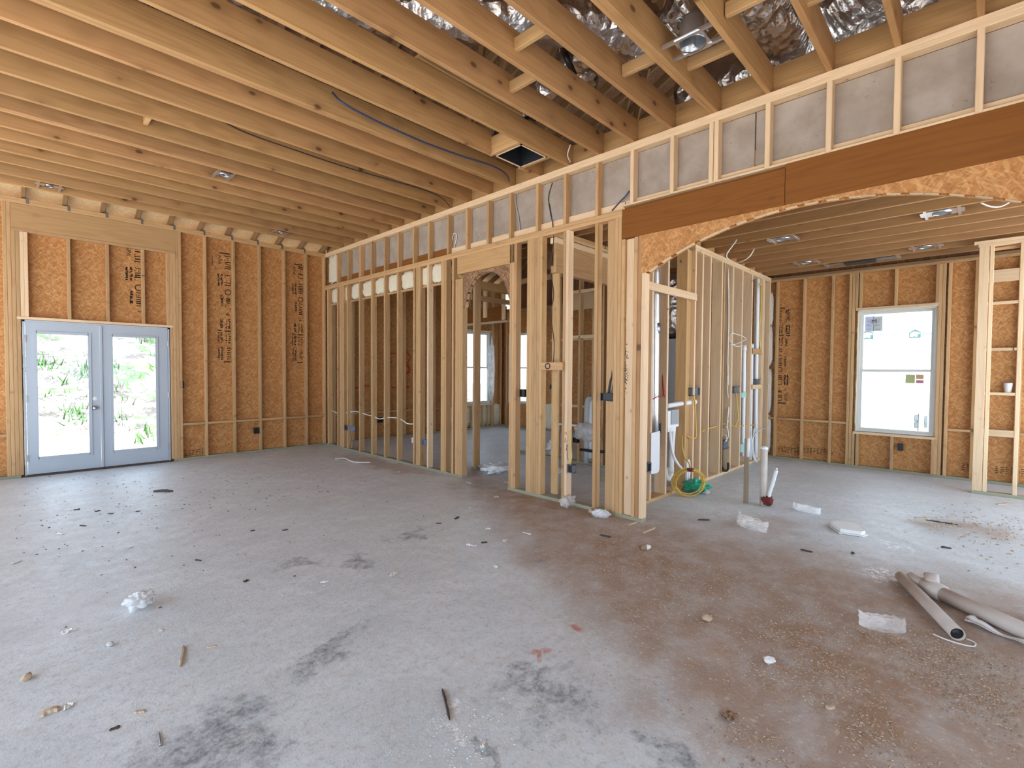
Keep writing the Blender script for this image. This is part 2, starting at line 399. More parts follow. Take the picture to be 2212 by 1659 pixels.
def lathe(name, prof, origin, mat, parent=None, seg=20, axis=(0, 0, 1), smooth=True):
    """profile of (radius, height) turned about an axis"""
    ax = Vector(axis).normalized(); u = ax.orthogonal().normalized(); v = ax.cross(u); o = Vector(origin)
    vs = [tuple(o+ax*h+(u*math.cos(2*math.pi*s/seg)+v*math.sin(2*math.pi*s/seg))*max(r, 1e-4)) for r, h in prof for s in range(seg)]
    fs = [(i*seg+s, i*seg+(s+1) % seg, (i+1)*seg+(s+1) % seg, (i+1)*seg+s) for i in range(len(prof)-1) for s in range(seg)]
    return mk(name, vs, fs, mat, parent, smooth)
def crumple(name, c, size, mat, parent=None, seed=0, amp=.35, res=14, rot=0.0, fold=2.2, flat=False, boxy=0.0):
    """a crumpled sheet or lump resting on the floor"""
    vs, fs = [], []; o = Vector((seed*3.1, seed*1.7, seed*.9)); ca, sa = math.cos(rot), math.sin(rot)
    if flat:
        for i in range(res+1):
            for j in range(res+1):
                u, v = i/res*2-1, j/res*2-1
                e = mnoise.noise(Vector((u*1.2, v*1.2, 0))+o)*.35
                x, y = u*(1+e)*size[0]/2, v*(1+e)*size[1]/2
                h = (mnoise.noise(Vector((u*fold, v*fold, 3))+o)*.5+.5)+abs(mnoise.noise(Vector((u*fold*2, v*fold*2, 7))+o))*.7
                vs.append((x, y, h*size[2]))
        fs = [(i*(res+1)+j, (i+1)*(res+1)+j, (i+1)*(res+1)+j+1, i*(res+1)+j+1) for i in range(res) for j in range(res)]
    else:
        for i in range(res+1):
            th = math.pi*i/res
            for j in range(2*res):
                ph = math.pi*j/res
                d = Vector((math.sin(th)*math.cos(ph), math.sin(th)*math.sin(ph), math.cos(th)))
                if boxy: d = d/((abs(d.x)**boxy+abs(d.y)**boxy+abs(d.z)**boxy)**(1/boxy))
                k = 1+amp*mnoise.noise(d*fold+o)*1.6+amp*.7*abs(mnoise.noise(d*fold*2.3+o))
                vs.append((d.x*k*size[0]/2, d.y*k*size[1]/2, d.z*k*size[2]/2))
        m = 2*res
        fs = [(i*m+j, (i+1)*m+j, (i+1)*m+(j+1) % m, i*m+(j+1) % m) for i in range(res) for j in range(m)]
    z0 = min(v[2] for v in vs)
    vs = [(c[0]+x*ca-y*sa, c[1]+x*sa+y*ca, c[2]+z-z0) for x, y, z in vs]
    return mk(name, vs, fs, mat, parent, smooth=not flat)
def text(name, body, size, origin, right, up, mat, parent=None):
    cu = bpy.data.curves.new(name, 'FONT'); cu.body = body; cu.size = size; cu.extrude = .0006
    ob = bpy.data.objects.new(name, cu); COL.objects.link(ob)
    bpy.context.view_layer.update()
    me = bpy.data.meshes.new_from_object(ob.evaluated_get(bpy.context.evaluated_depsgraph_get()))
    bpy.data.objects.remove(ob); bpy.data.curves.remove(cu)
    me.materials.clear(); me.materials.append(MT[mat])
    R, U = Vector(right).normalized(), Vector(up).normalized(); N = R.cross(U)
    o = bpy.data.objects.new(name, me); COL.objects.link(o)
    o.rotation_euler = Matrix((R, U, N)).transposed().to_euler()
    o.location = Vector(origin)-(wpos(parent) if parent else Vector((0, 0, 0)))
    if parent: o.parent = parent
    return o
def marks(name, strokes, origin, right, up, mat, parent=None, lift=.0015):
    """flat ink strokes: (u0, v0, u1, v1, width) on a plane"""
    o, R, U = Vector(origin), Vector(right).normalized(), Vector(up).normalized(); N = R.cross(U)*lift
    vs, fs = [], []
    for u0, v0, u1, v1, w in strokes:
        d = Vector((u1-u0, v1-v0)); l = d.length or 1e-6; q = Vector((-d.y, d.x))/l*w/2
        for u, v in ((u0-q.x, v0-q.y), (u0+q.x, v0+q.y), (u1+q.x, v1+q.y), (u1-q.x, v1-q.y)): vs.append(tuple(o+R*u+U*v+N))
        fs.append((len(vs)-4, len(vs)-3, len(vs)-2, len(vs)-1))
    return mk(name, vs, fs, mat, parent)
def grade_stamp(parent, origin, right, up, rnd, k=1.0, most=9.0):
    """two rows of worn, illegible sheathing print with a legible APA, reading along `right`"""
    st = []
    def word(u, v, n, h, w=.018):
        for i in range(n):
            uu = u+i*w
            for _ in range(rnd.choice((1, 2, 2, 3))):
                kind = rnd.random()
                if kind < .5: st.append((uu+rnd.uniform(0, .010), v, uu+rnd.uniform(0, .010), v+h, .006))
                else:
                    y = v+rnd.choice((0, h*.5, h)); st.append((uu, y, uu+.014, y, .005))
    st.append((0, -.06, 0, .035, .010)); word(.02, -.01, 7, .055, .022)
    word(.22, -.012, 6, .055, .021); word(.22, -.05, 9, .016, .014); word(.22, -.08, 9, .014, .014)
    st += [(.405+.028*math.cos(a), .015+.028*math.sin(a), .405+.028*math.cos(a+.6), .015+.028*math.sin(a+.6), .006) for a in np.arange(0, 6.28, .6)]
    word(.45, -.005, 7, .04, .02); word(.44, -.05, 8, .02, .015); word(.62, -.005, 2, .035, .02)
    word(.69, .02, 6, .014, .017); word(.69, -.012, 6, .014, .017); word(.69, -.06, 6, .022, .016)
    st.append((.815, -.02, .815, .04, .009)); st.append((.81, -.09, .81, -.045, .008))
    word(.84, .018, 5, .018, .022); word(.84, -.012, 5, .018, .022); word(.83, -.06, 7, .02, .016); word(.83, -.085, 7, .012, .016)
    word(.99, .005, 6, .03, .022); word(.98, -.055, 8, .018, .018); word(.98, -.08, 8, .014, .018); st.append((1.14, -.03, 1.14, .035, .009))
    st = [(s[0]*k, s[1]*k, s[2]*k, s[3]*k, s[4]*k*1.45) for s in st if max(s[0], s[2])*k < most]
    marks('printed_stamp', st, origin, right, up, 'ink', parent)
    o = Vector(origin)+Vector(right).normalized()*.025*k+Vector(up).normalized()*-.075*k
    text('printed_letters', 'APA', .052*k, o, right, up, 'ink', parent)

# ================================================================== THE SETTING
XB, XB2 = 4.225, 4.314          # bearing wall with the arch: room face, back face
YA, YA2 = 9.12, 9.209           # exterior wall with the french door: face, sheathing
XC, XC2 = 9.07, 9.159           # far exterior wall with the window
YD, YD2 = 2.63, 2.77            # plumbing wall
ZT, ZM, ZK = 3.69, 3.069, 3.076 # main top plate, middle plate, kitchen ceiling
T = .038

floor = tag(boxes('floor', [((-3.75, -2.3, -.15), (9.2, 9.26, 0))], 'concrete'), 'grey concrete slab floor with brown soil and scuffs', 'floor', kind='structure')
ground = empty('ground', (0, 0, -.16), 'bare clay yard rising in a bank behind the house', 'ground', kind='structure')
def ground_mesh():
    xs = np.concatenate([np.linspace(-30, -4, 14), np.linspace(-3, 8, 45), np.linspace(9, 40, 16)])
    ys = np.concatenate([np.linspace(-40, 9.2, 14), np.linspace(9.6, 26, 66), np.linspace(28, 50, 8)])
    vs = []
    for y in ys:
        for x in xs:
            h = max(0, y-12.0)
            z = -.17+min(h*.33, 4.6)*min(1, max(0, (16-x)/6))
            if y > 10 and -6 < x < 12: z += (mnoise.noise(Vector((x*1.1, y*1.1, 0)))*.16+abs(mnoise.noise(Vector((x*2.7, y*2.7, 4))))*.13)*min(1, h/2+.15)
            vs.append((x, y, z))
    n = len(xs); fs = [(j*n+i, j*n+i+1, (j+1)*n+i+1, (j+1)*n+i) for j in range(len(ys)-1) for i in range(n-1)]
    return mk('soil', vs, fs, 'soil', ground, smooth=True)
ground_mesh()

tag(boxes('ground_bounce_patio', [((-3.80, -16, -.16), (12, -2.35, -.06))], plain('pale_concrete', (.62, .61, .58), .8, var=.06, scale=2)), 'unseen pale concrete patio added to bounce sunlight into the house', 'patio', kind='structure')  # out of view, added as a sunlit reflector for ceilings and studs

def openings_wall(o, axis, at, thick, a0, a1, z1, holes, mat):
    """sheathing across a wall with rectangular holes (u0, u1, z0, z1), one panel per piece"""
    def put(u0, u1, z0, zz):
        if u1-u0 < .01 or zz-z0 < .01: return
        n = max(1, round((u1-u0)/1.22))
        for i in range(n):
            ua, ub = u0+(u1-u0)*i/n+.0015, u0+(u1-u0)*(i+1)/n-.0015
            lo, hi = ((ua, at, z0), (ub, at+thick, zz)) if axis == 0 else ((at, ua, z0), (at+thick, ub, zz))
            board('sheathing_panel', lo, hi, mat, o, bev=0)
    u = a0
    for h0, h1, hz0, hz1 in sorted(holes):
        put(u, h0, 0, z1); put(h0, h1, 0, hz0); put(h0, h1, hz1, z1); u = h1
    put(u, a1, 0, z1)

# ------------------------------------------------------------------ wall A (french door)
wa = empty('wall_back', (2.0, YA, 0), 'exterior stud wall sheathed in strand board around the french doors', 'wall', kind='structure')
DX0, DX1, DZ = .106, 1.722, 2.10
WX0, WX1, WZ0, WZ1 = 7.72, 8.62, .62, 2.44
openings_wall(wa, 0, YA2, .012, -3.7, XC2, ZT, [(DX0, DX1, 0, DZ), (WX0, WX1, WZ0, WZ1)], 'osb')
for z in (3.614, 3.652): board('top_plate', (-3.7, YA, z), (XC2, YA2, z+T), 'pine', wa)
board('bottom_plate', (-3.7, YA, 0), (DX0-.04, YA2, T), 'treated', wa); board('bottom_plate', (DX1+.04, YA, 0), (XC2, YA2, T), 'treated', wa)
def sa(x, z0=T, z1=3.614, mat='pine', d=0.0, nm='stud'): return board(nm, (x, YA+d, z0), (x+T, YA2, z1), mat, wa)
astuds = [P(px, 800, 1, YA)[0] for px in (443, 504.6, 560.7, 613.6, 661, 700)]
for x in astuds: sa(x)
for x in (-.46, -.87, -1.28, -1.68, -2.09, -2.5, -2.9, -3.3, -3.69): sa(x)
for x in (-.060, -.021): sa(x)
for x in (.018, .057): sa(x, T, 3.252)
for x in (.096, .134): sa(x, 2.14, 3.252, 'pine_light')
for x in (1.733,): sa(x, T, 3.252)
for x in (1.772,): sa(x, T, 3.252)
for x in (1.811, 1.850): sa(x)
sa(1.694, 2.14, 3.252)
for px in (145.6, 229.6, 306.6): sa(P(px, 620, 1, YA)[0], 2.14, 3.252)
board('header_board', (.018, YA, 3.29), (1.810, YA+T, 3.612), 'beam', wa)
board('header_plate', (.018, YA, 3.253), (1.810, YA2, 3.289), 'pine', wa)
board('door_head_plate', (.057, YA-.002, 2.102), (1.771, YA2, 2.139), 'pine_light', wa)
zb = P(391, 915.7, 1, YA)[2]
edges = [1.888]+astuds
for a, b in zip(edges[:-1], edges[1:]): board('blocking', (a+(T if a != 1.888 else 0), YA, zb-.03), (b, YA2, zb+.008), 'pine', wa)
board('blocking', (-.422, YA, zb-.03), (-.060, YA2, zb+.008), 'pine', wa)
# the same wall seen through the bearing wall's studs
xb_studs = [4.40, 4.80, 5.21, 5.62, 6.02, 6.43, 6.83, 7.24]
for x in xb_studs: sa(x)
for a, b in zip(xb_studs[:-1], xb_studs[1:]): board('blocking', (a+T, YA, zb-.03), (b, YA2, zb+.008), 'pine', wa)
for x in (7.60, 7.64, 7.68, 8.622, 8.66, 8.70, 8.98): sa(x)
for x in (7.9, 8.25): sa(x, WZ1+.04, 3.614)
board('window_head_plate', (7.68, YA, WZ1+.002), (8.66, YA2, WZ1+.04), 'pine_light', wa)
board('window_sill_plate', (7.68, YA, WZ0-.04), (8.66, YA2, WZ0-.002), 'pine_light', wa)
for x in (7.95, 8.12, 8.32, 8.5): sa(x, T, WZ0-.04)
fk = [7.28, 7.6, 7.72, 7.95, 8.12, 8.32, 8.5, 8.66, 8.74, 8.98]
for i, (a, b) in enumerate(zip(fk[:-1], fk[1:])):
    if b-a > .06: crumple('foam_insulation', ((a+b+T)/2, YA+.058, .03), (b-a-T+.03, .05, .52), 'foam', wa, seed=i, amp=.12, res=8, fold=3, boxy=7)
rs = random.Random(3)
for px, py, rr in ((488, 548, 1.0), (646, 572, 1.0), (294, 528, 1.0)):
    q = P(px, py, 1, YA2)
    grade_stamp(wa, (q[0], YA2-.001, q[2]), (0, 0, -1), (1, 0, 0), rs, 1.6, 1.02 if px == 294 else 9)
q = P(402, 978, 1, YA2)
marks('printed_stamp', [(u, v, u+rs.uniform(.02, .05), v, .008) for u in np.arange(0, .22, .05) for v in (0, -.03, -.05, -.075)]+[(.25, -.08, .25, .02, .008)], (q[0]-.02, YA2-.001, q[2]+.03), (1, 0, 0), (0, 0, 1), 'ink', wa)
q = P(458, 552, 1, YA2)
marks('pencil_mark', [(0, 0, .002, -.16, .008), (0, -.16, -.02, -.165, .008)], (q[0], YA2-.001, q[2]), (1, 0, 0), (0, 0, 1), 'ink', wa)
# orange spray-painted letters
def spray(pts, w=.035):
    st = []
    for a, b in zip(pts[:-1], pts[1:]):
        pa, pb = P(*a, 1, YA2), P(*b, 1, YA2); st.append((pa[0]-5.5, pa[2], pb[0]-5.5, pb[2], w))
    marks('spray_paint', st, (5.5, YA2-.001, 0), (1, 0, 0), (0, 0, 1), 'spray', wa)
spray([(872, 765), (872, 800)], .05); spray([(868, 764), (880, 761), (886, 770), (882, 782), (874, 786)]); spray([(872, 786), (883, 792), (885, 802), (873, 810), (870, 790)], .06)
spray([(842, 764), (855, 763)]); spray([(840, 785), (848, 780)], .04); spray([(766, 838), (776, 837)]); spray([(787, 833), (798, 834)], .05); spray([(845, 836), (855, 838)]); spray([(870, 835), (884, 836)], .05)

# ------------------------------------------------------------------ wall B (bearing wall with the arch)
wb = empty('wall_middle', (XB, 5.5, 0), 'open stud bearing wall with an arched opening and short studs above', 'wall', kind='structure')
YEND = 2.335
def sb(yf, z0=T, z1=ZM-.076, mat='pine', n=1, x0=XB, x1=XB2, nm='stud'):
    for i in range(n): board(nm, (x0, yf-T-i*.0388, z0), (x1, yf-i*.0388, z1), mat, wb)
for z in (3.614, 3.652): board('top_plate', (XB, -2.06, z), (XB2, YA, z+T), 'pine_light', wb)
for z in (2.993, 3.031): board('middle_plate', (XB, 2.595, z), (XB2, YA, z+T), 'pine', wb)
board('bottom_plate', (XB, 5.03, 0), (XB2, YA, T), 'treated', wb)
board('bottom_plate', (XB, YEND, 0), (XB2, 4.16, T), 'treated', wb)
for y in (9.046, 8.646, 7.83, 7.413, 7.011, 6.629): sb(y)
sb(8.54, n=4); sb(8.27)
sb(6.185); sb(6.113, n=3); sb(5.832, mat='pine_light'); sb(5.502, n=2); sb(5.42, mat='beam')
sb(5.183, z1=2.70, n=4); sb(5.26)
sb(4.149, n=3)
sb(3.862, n=6); sb(3.329); sb(3.290, mat='pine_light'); sb(2.916, mat='beam')
board('stud', (XB+.03, 2.689, T), (XB+.068, 2.778, 2.993), 'pine', wb)
sb(2.675, n=2); sb(2.596, mat='pine', z1=2.77)
board('stud', (XB+.03, 2.47, T), (XB+.068, 2.556, 2.77), 'pine_light', wb)
sb(2.455, z1=2.77); sb(2.414, z1=2.77, mat='joist'); sb(2.373, z1=2.41, mat='pine_light')
# upper short studs
ups = [8.65, 8.24, 7.83, 7.432, 7.009, 6.616, 6.201, 5.816, 5.376, 4.977, 4.567, 4.172, 3.738, 3.335, 2.918]
for y in ups: sb(y, ZM, 3.614, nm='short_stud')
for y in (7.80,): sb(y, ZM, 3.614, nm='short_stud')
for y in (2.509, 2.099, 1.743, 1.700, 1.295, .877, .48, .075, -.33, -.74, -1.15): sb(y, 3.095, 3.614, 'pine_light', x0=XB-.006, x1=XB2-.006, nm='short_stud')
for a, b in ((9.08, 6.2), (6.19, 3.75), (3.74, 1.4), (1.39, -1.1), (-1.11, -2.06)):
    board('gypsum_panel', (XB2, b, 3.10), (XB2+.013, a, 3.612), 'gypsum', wb, bev=0)
board('rim_strip', (XB2-.02, 5.40, ZM+.001), (XB2-.001, 8.61, 3.185), 'lvl', wb)
board('rim_strip', (XB2-.03, -1.1, 3.112), (XB2-.001, 2.59, 3.165), 'pine_light', wb)
board('rim_strip', (XB2-.03, 2.60, ZM+.001), (XB2-.001, 5.395, 3.16), 'pine_light', wb)
crumple('foam_insulation', (XB+.055, 8.86, 3.09), (.06, .36, .5), 'foam', wb, seed=30, amp=.10, res=10, fold=3, boxy=7)
# foam-filled box under the middle plate
board('lower_plate', (XB+.045, 5.54, 2.685), (XB2, 8.99, 2.715), 'pine', wb)
fy = [9.0, 8.646, 8.24, 7.83, 7.413, 7.011, 6.629, 6.185, 5.832, 5.502]
for i, (a, b) in enumerate(zip(fy[:-1], fy[1:])):
    w = a-T-b-.01
    if w > .1: crumple('foam_insulation', (XB+.072, (a-T+b)/2, 2.715), (.055, w*.92, .255), 'foam', wb, seed=40+i, amp=.13, res=9, fold=2.6, boxy=7)
# door header and its little arch
hz0 = P(987, 593, 0, XB)[2]
board('door_header', (XB, 4.06, hz0), (XB+T, 5.145, 2.992), 'beam', wb); board('door_header', (XB+.05, 4.06, hz0), (XB2, 5.145, 2.992), 'beam', wb)
def arch_panel(nm, y0, y1, yc, half, zs, rise, ztop, x, mat, parent, circ=False, n=28):
    ys = np.linspace(y0, y1, n); poly = []
    def za(y):
        d = min(1, abs(y-yc)/half)
        if circ: R = (half*half+rise*rise)/(2*rise); return zs+rise-R+math.sqrt(max(0, R*R-(d*half)**2))
        return zs+rise*math.sqrt(max(0, 1-d*d))
    poly = [(y, za(y)) for y in ys]+[(y1, ztop), (y0, ztop)]
    return prism(nm, poly, (x, 0, 0), (0, 1, 0), (0, 0, 1), .012, mat, parent), za
yc, hf = (4.149+5.03)/2-.0, (5.03-4.149)/2-.03
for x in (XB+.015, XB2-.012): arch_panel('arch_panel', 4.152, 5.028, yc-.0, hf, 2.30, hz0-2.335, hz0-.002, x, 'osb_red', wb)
for k in range(13):
    a = math.pi*(k+.5)/13; yy = yc+hf*math.cos(a)*1.0; zz = 2.30+(hz0-2.335)*math.sin(a)
    ty, tz = -hf*math.sin(a), (hz0-2.335)*math.cos(a); L = math.hypot(ty, tz); ty, tz = ty/L, tz/L
    c = Vector((XB+.058, yy+tz*-.02*-1, zz+abs(ty)*.02)); d = Vector((0, ty, tz))*.04
    beam('arch_block', c-d, c+d, .056, .03, 'pine', wb, upv=(1, 0, 0))
# laminated beam and big arch into the kitchen
board('laminated_beam', (XB-.003, 1.143, 2.775), (XB+.040, 2.592, 3.062), 'lvl', wb)
board('laminated_beam', (XB-.003, -2.06, 2.775), (XB+.040, 1.139, 3.092), 'lvl', wb)
board('laminated_beam', (XB+.044, -2.06, 2.775), (XB2-.003, 2.592, 3.092), 'lvl', wb)
board('beam_plate', (XB-.002, -2.06, 3.093), (XB2, 2.592, 3.111), 'pine_light', wb)
AYC, AHF, AZS, ARS = 1.0, 1.34, 2.405, .352
for x in (XB+.001, XB2-.013):
    _, za = arch_panel('arch_panel', AYC-AHF, 2.41 if x < 4.25 else 2.36, AYC, AHF, AZS, ARS, 2.774, x, 'osb', wb, circ=True, n=60)
R_ = (AHF*AHF+ARS*ARS)/(2*ARS); a0 = math.asin(AHF/R_); zc = AZS+ARS-R_
k = 0; a = a0-.012; rb = random.Random(5)
while a > -a0:
    L = rb.choice((.075, .085, .088)); da = L/R_; am = a-da/2
    c = Vector(((XB+XB2)/2, AYC+math.sin(am)*(R_+.019), zc+math.cos(am)*(R_+.019))); d = Vector((0, math.cos(am), -math.sin(am)))*(L/2)
    beam('arch_block', c-d, c+d, .060, .034, 'pine_light', wb, upv=(1, 0, 0))
    a -= da+rb.choice((.004, .055, .06, .065))/R_
for y in (-.34, -.38, -.42): sb(y, T, 2.77)
for y in (-.9, -1.3, -1.7, -2.02): sb(y, T, 2.77)
board('bottom_plate', (XB, -2.06, 0), (XB2, -.34, T), 'treated', wb)
# ink on the studs
def on_stud(nm, body, size, px, py, x=XB, mat='marker'):
    q = P(px, py, 0, x-.002); return text(nm, body, size, (x-.002, q[1], q[2]), (0, -1, 0), (0, 0, 1), mat, wb)
on_stud('marker_number', '12', .034, 1219, 938); on_stud('marker_number', '2', .034, 1220, 951)
q = P(1225, 960, 0, XB)
marks('marker_arrow', [(0, 0, .012, -.09, .006), (.016, 0, -.008, -.07, .006), (.006, -.09, .024, -.17, .007)], (XB-.001, q[1]+.006, q[2]), (0, -1, 0), (0, 0, 1), 'marker', wb)
q = P(1349, 745, 0, XB+.03); rk = random.Random(8)
marks('mould_stain', [(rk.gauss(.012, .014), rk.gauss(-.16, .12), rk.gauss(.012, .014)+.003, rk.gauss(-.16, .12), .006) if False else (lambda u, v: (u, v, u+rk.uniform(-.004, .004), v-rk.uniform(.004, .02), rk.uniform(.003, .008)))(max(-.03, min(.045, rk.gauss(.012, .018))), rk.gauss(-.2, .14)) for _ in range(110)], (XB+.0295, q[1], q[2]), (0, -1, 0), (0, 0, 1), 'darkwood', wb)

# ------------------------------------------------------------------ wall C (far wall with the window)
wc = empty('wall_far', (XC, 3.0, 0), 'exterior stud wall behind the kitchen sheathed in strand board', 'wall', kind='structure')
CY0, CY1, CZ0, CZ1 = .470, 1.395, .565, 2.425
SW = [(4.30, 4.58, 2.06, 2.44), (4.30, 4.58, 1.50, 1.80)]
openings_wall(wc, 1, XC2, .012, -2.1, YA2+.01, ZK, [(CY0, CY1, CZ0, CZ1), (4.30, 4.58, 1.50, 2.44), (8.27, 8.97, .62, 2.44)], 'osb')
board('sheathing_panel', (XC2, 4.30, 1.80), (XC2+.012, 4.58, 2.06), 'osb', wc, bev=0)
for z in (ZK-.076, ZK-.038): board('top_plate', (XC, -2.06, z), (XC2, YA, z+T), 'rafter' if z > 3.02 else 'pine', wc)
board('bottom_plate', (XC, -2.06, 0), (XC2, YA, T), 'treated', wc)
def sc(yf, z0=T, z1=ZK-.076, mat='pine', n=1, nm='stud'):
    for i in range(n): board(nm, (XC, yf-T-i*.0388, z0), (XC2, yf-i*.0388, z1), mat, wc)
cst = [P(px, 800, 0, XC)[1] for px in (1673, 1731, 1792)]
for y in cst: sc(y)
sc(2.80); sc(1.515, n=1); sc(1.474, n=2, z0=CZ1+.04); sc(1.474, n=2, z1=CZ0-.04)
sc(1.474); 
sc(1.385, z0=CZ1+.04); sc(1.385, z1=CZ0-.04); sc(.96, z0=CZ1+.04); sc(.96, z1=CZ0-.04); sc(.50, z0=CZ1+.04); sc(.50, z1=CZ0-.04)
sc(.468, n=2); sc(.37)
board('window_head_plate', (XC, CY0-.03, CZ1+.002), (XC2, CY1+.03, CZ1+.04), 'pine_light', wc); board('window_sill_plate', (XC, CY0-.03, CZ0-.04), (XC2, CY1+.03, CZ0-.002), 'pine_light', wc)
for y in (.10, -.33, -.74, -1.15, -1.55, -2.0): sc(y, mat='joist' if y == .10 else 'pine')
for y in (3.2, 3.6, 4.02, 4.28, 4.62, 5.0, 5.4, 6.2, 6.6, 7.0, 7.4, 7.8, 8.22, 9.03): sc(y)
zc1, zc2 = P(1690, 903, 0, XC)[2], P(2060, 932, 0, XC)[2]
for a, b in zip([2.762]+cst, cst+[1.515]): board('blocking', (XC, b, zc1-.03), (XC2, a-T, zc1+.006), 'pine', wc)
board('blocking', (XC, .10, zc1-.03), (XC2, .331, zc1+.006), 'pine', wc)
# pantry bays with shelf-like fire blocks
for py in (650, 751, 848): z = P(2170, py, 0, XC)[2]; board('blocking', (XC, -.33, z-T), (XC2, .062, z), 'pine_light', wc)
z = P(2170, 936, 0, XC)[2]; board('blocking', (XC-.01, -.33, z-.05), (XC+.028, .062, z+.04), 'pine_light', wc)
board('blocking', (XC, -.74, z-.02), (XC2, -.368, z+.018), 'pine', wc)
board('header_board', (XC-.005, -.33, 2.68), (XC+.033, .062, 2.84), 'pine_light', wc)
for i, z in enumerate((.06, .75, 1.55, 2.25)):
    crumple('batt_insulation', (XC+.045, 2.68, z), (.07, .16, (.62, .74, .66, .55)[i]), 'batt', wc, seed=60+i, amp=.10, res=9, fold=3, boxy=7)
for i, y in enumerate((8.18, 7.76)): crumple('foam_insulation', (XC+.05, y-.22, .03), (.055, .36, .6), 'foam', wc, seed=80+i, amp=.12, res=8, fold=3, boxy=7)
q = P(1686, 853, 0, XC2); grade_stamp(wc, (XC2-.001, q[1], q[2]-.14), (0, 0, 1), (0, 1, 0), rs, 1.42)
for px, py, n in ((1681, 965, 3), (1722, 966, 2), (1750, 968, 3), (2078, 1002, 2), (2150, 1008, 3)):
    q = P(px, py, 0, XC2)
    marks('printed_stamp', [(u, v, u+rs.uniform(.015, .04), v, .010) for u in np.arange(0, .10*n, .048) for v in (0, -.025, -.05, -.075)], (XC2-.001, q[1], q[2]), (0, -1, 0), (0, 0, 1), 'ink', wc)

# ------------------------------------------------------------------ wall D (plumbing wall), pantry wall
wdn = empty('wall_inner', (6.5, YD, 0), 'open stud plumbing wall running from the arch to the far wall', 'wall', kind='structure')
board('bottom_plate', (XB2+.002, YD, 0), (5.48, YD2, T), 'pine', wdn); board('bottom_plate', (5.48, YD, 0), (XC-.002, YD2, T), 'pine_light', wdn)
board('top_plate', (6.02, YD, ZK-.038), (XC, YD2, ZK), 'pine_light', wdn)
board('top_plate', (6.02, YD, ZK-.076), (XC, YD2, ZK-.038), 'pine_light', wdn)
def sdn(x, z0=T, z1=ZK-.076, mat='pine_light'): return board('stud', (x, YD, z0), (x+T, YD2, z1), mat, wdn)
for px in (1407, 1440.5): sdn(P(px, 800, 1, YD)[0], z1=3.0)
sdn(5.80, z1=3.05, mat='beam'); sdn(6.03); sdn(5.99, mat='joist') if False else None
board('stud', (5.845, YD+.05, T), (6.03, YD+.088, 3.0), 'beam', wdn)
for px in (1514.5, 1531.5, 1556.5, 1580.5, 1600.5, 1621.5): sdn(P(px, 800, 1, YD)[0])
sdn(6.985, mat='pine'); sdn(7.30)
sdn(8.66); sdn(8.72); sdn(9.02)
a, b_ = P(1400, 609, 1, YD-T), P(1496, 655, 1, YD-T)
beam('nailer_board', (XB2+.004, YD-.019, a[2]-.035), (6.0, YD-.019, P(1496, 640, 1, YD)[2]-.01), .089, T, 'pine_light', wdn)
x0 = P(1624, 765, 1, YD)[0]
board('blocking', (x0+.06, YD, P(1635, 765, 1, YD)[2]), (8.66, YD+T, P(1635, 765, 1, YD)[2]+.089), 'pine', wdn)
board('blocking', (x0+.06, YD-.005, P(1635, 836, 1, YD)[2]-.03), (8.66, YD+.033, P(1635, 836, 1, YD)[2]+.04), 'pine_light', wdn)
text('pencil_number', '26353', .06, (P(1596, 800, 1, YD)[0]+.0, YD+.12, 1.45), (0, 0, 1), (-1, 0, 0), 'redtape', wdn) if False else None

wp = empty('wall_pantry', (8.2, -1.0, 0), 'open stud pantry wall with double corner stud', 'wall', kind='structure')
board('bottom_plate', (8.2, -2.06, 0), (8.289, .062, T), 'treated', wp)
for z in (ZK-.076, ZK-.038): board('top_plate', (8.2, -2.06, z), (8.289, .07+(z-3.0), z+T), 'pine_light', wp)
board('stud', (8.2, -.027, T), (8.238, .062, 3.0), 'pine_light', wp); board('stud', (8.24, -.0, T), (8.289, .038, 3.0), 'pine', wp)
for y in (-.032, -.285, -.70, -1.1, -1.5, -1.9): board('stud', (8.2, y-T, T), (8.289, y, 3.0), 'pine_light', wp)
board('header_board', (8.26, -.28, 2.95), (8.285, -.07, 2.985), 'pine', wp)

# ------------------------------------------------------------------ walls glimpsed behind
we = empty('wall_hall', (5.2, 3.5, 0), 'hall partition with a deep built-up header behind the bearing wall', 'wall', kind='structure')
zt = P(1284, 545, 1, 3.5)[2]
board('header_plate', (XB2+.004, 3.5, 2.92), (6.2, 3.589, 2.985), 'pine_light', we)
board('header_board', (XB2+.004, 3.503, 2.67), (6.2, 3.541, 2.919), 'beam', we); board('header_plate', (XB2+.004, 3.5, 2.585), (6.2, 3.589, 2.668), 'pine', we)
for x in (4.36, 6.16): board('stud', (x, 3.5, T), (x+T, 3.589, 2.584), 'pine', we)
board('bottom_plate', (5.5, 3.5, 0), (6.25, 3.589, T), 'pine', we)
for z in (2.993, 3.031): board('top_plate', (XB2+.004, 3.5, z), (6.2, 3.589, z+T), 'pine', we)
wt = empty('wall_bath', (6.25, 4.5, 0), 'bathroom stud partition with plumbing behind the bearing wall', 'wall', kind='structure')
for px in (1200, 1247, 1298): y = P(px, 800, 0, 6.25)[1]; board('stud', (6.25, y-.05, T), (6.339, y-.012, 3.0), 'pine', wt)
for y in (5.62, 6.03, 4.0): board('stud', (6.25, y, T), (6.339, y+T, 3.0), 'pine', wt)
board('bottom_plate', (6.25, 3.6, 0), (6.339, 6.07, T), 'treated', wt); board('top_plate', (6.25, 3.6, 3.0), (6.339, 6.07, 3.076), 'pine', wt)
for py, px0, px1 in ((629, 1237, 1290), (727, 1237, 1298)):
    z = P(1250, py, 0, 6.25)[2]; board('blocking', (6.25, P(px1, py, 0, 6.25)[1], z-.03), (6.339, P(px0, py, 0, 6.25)[1], z+.02), 'pine_light', wt)
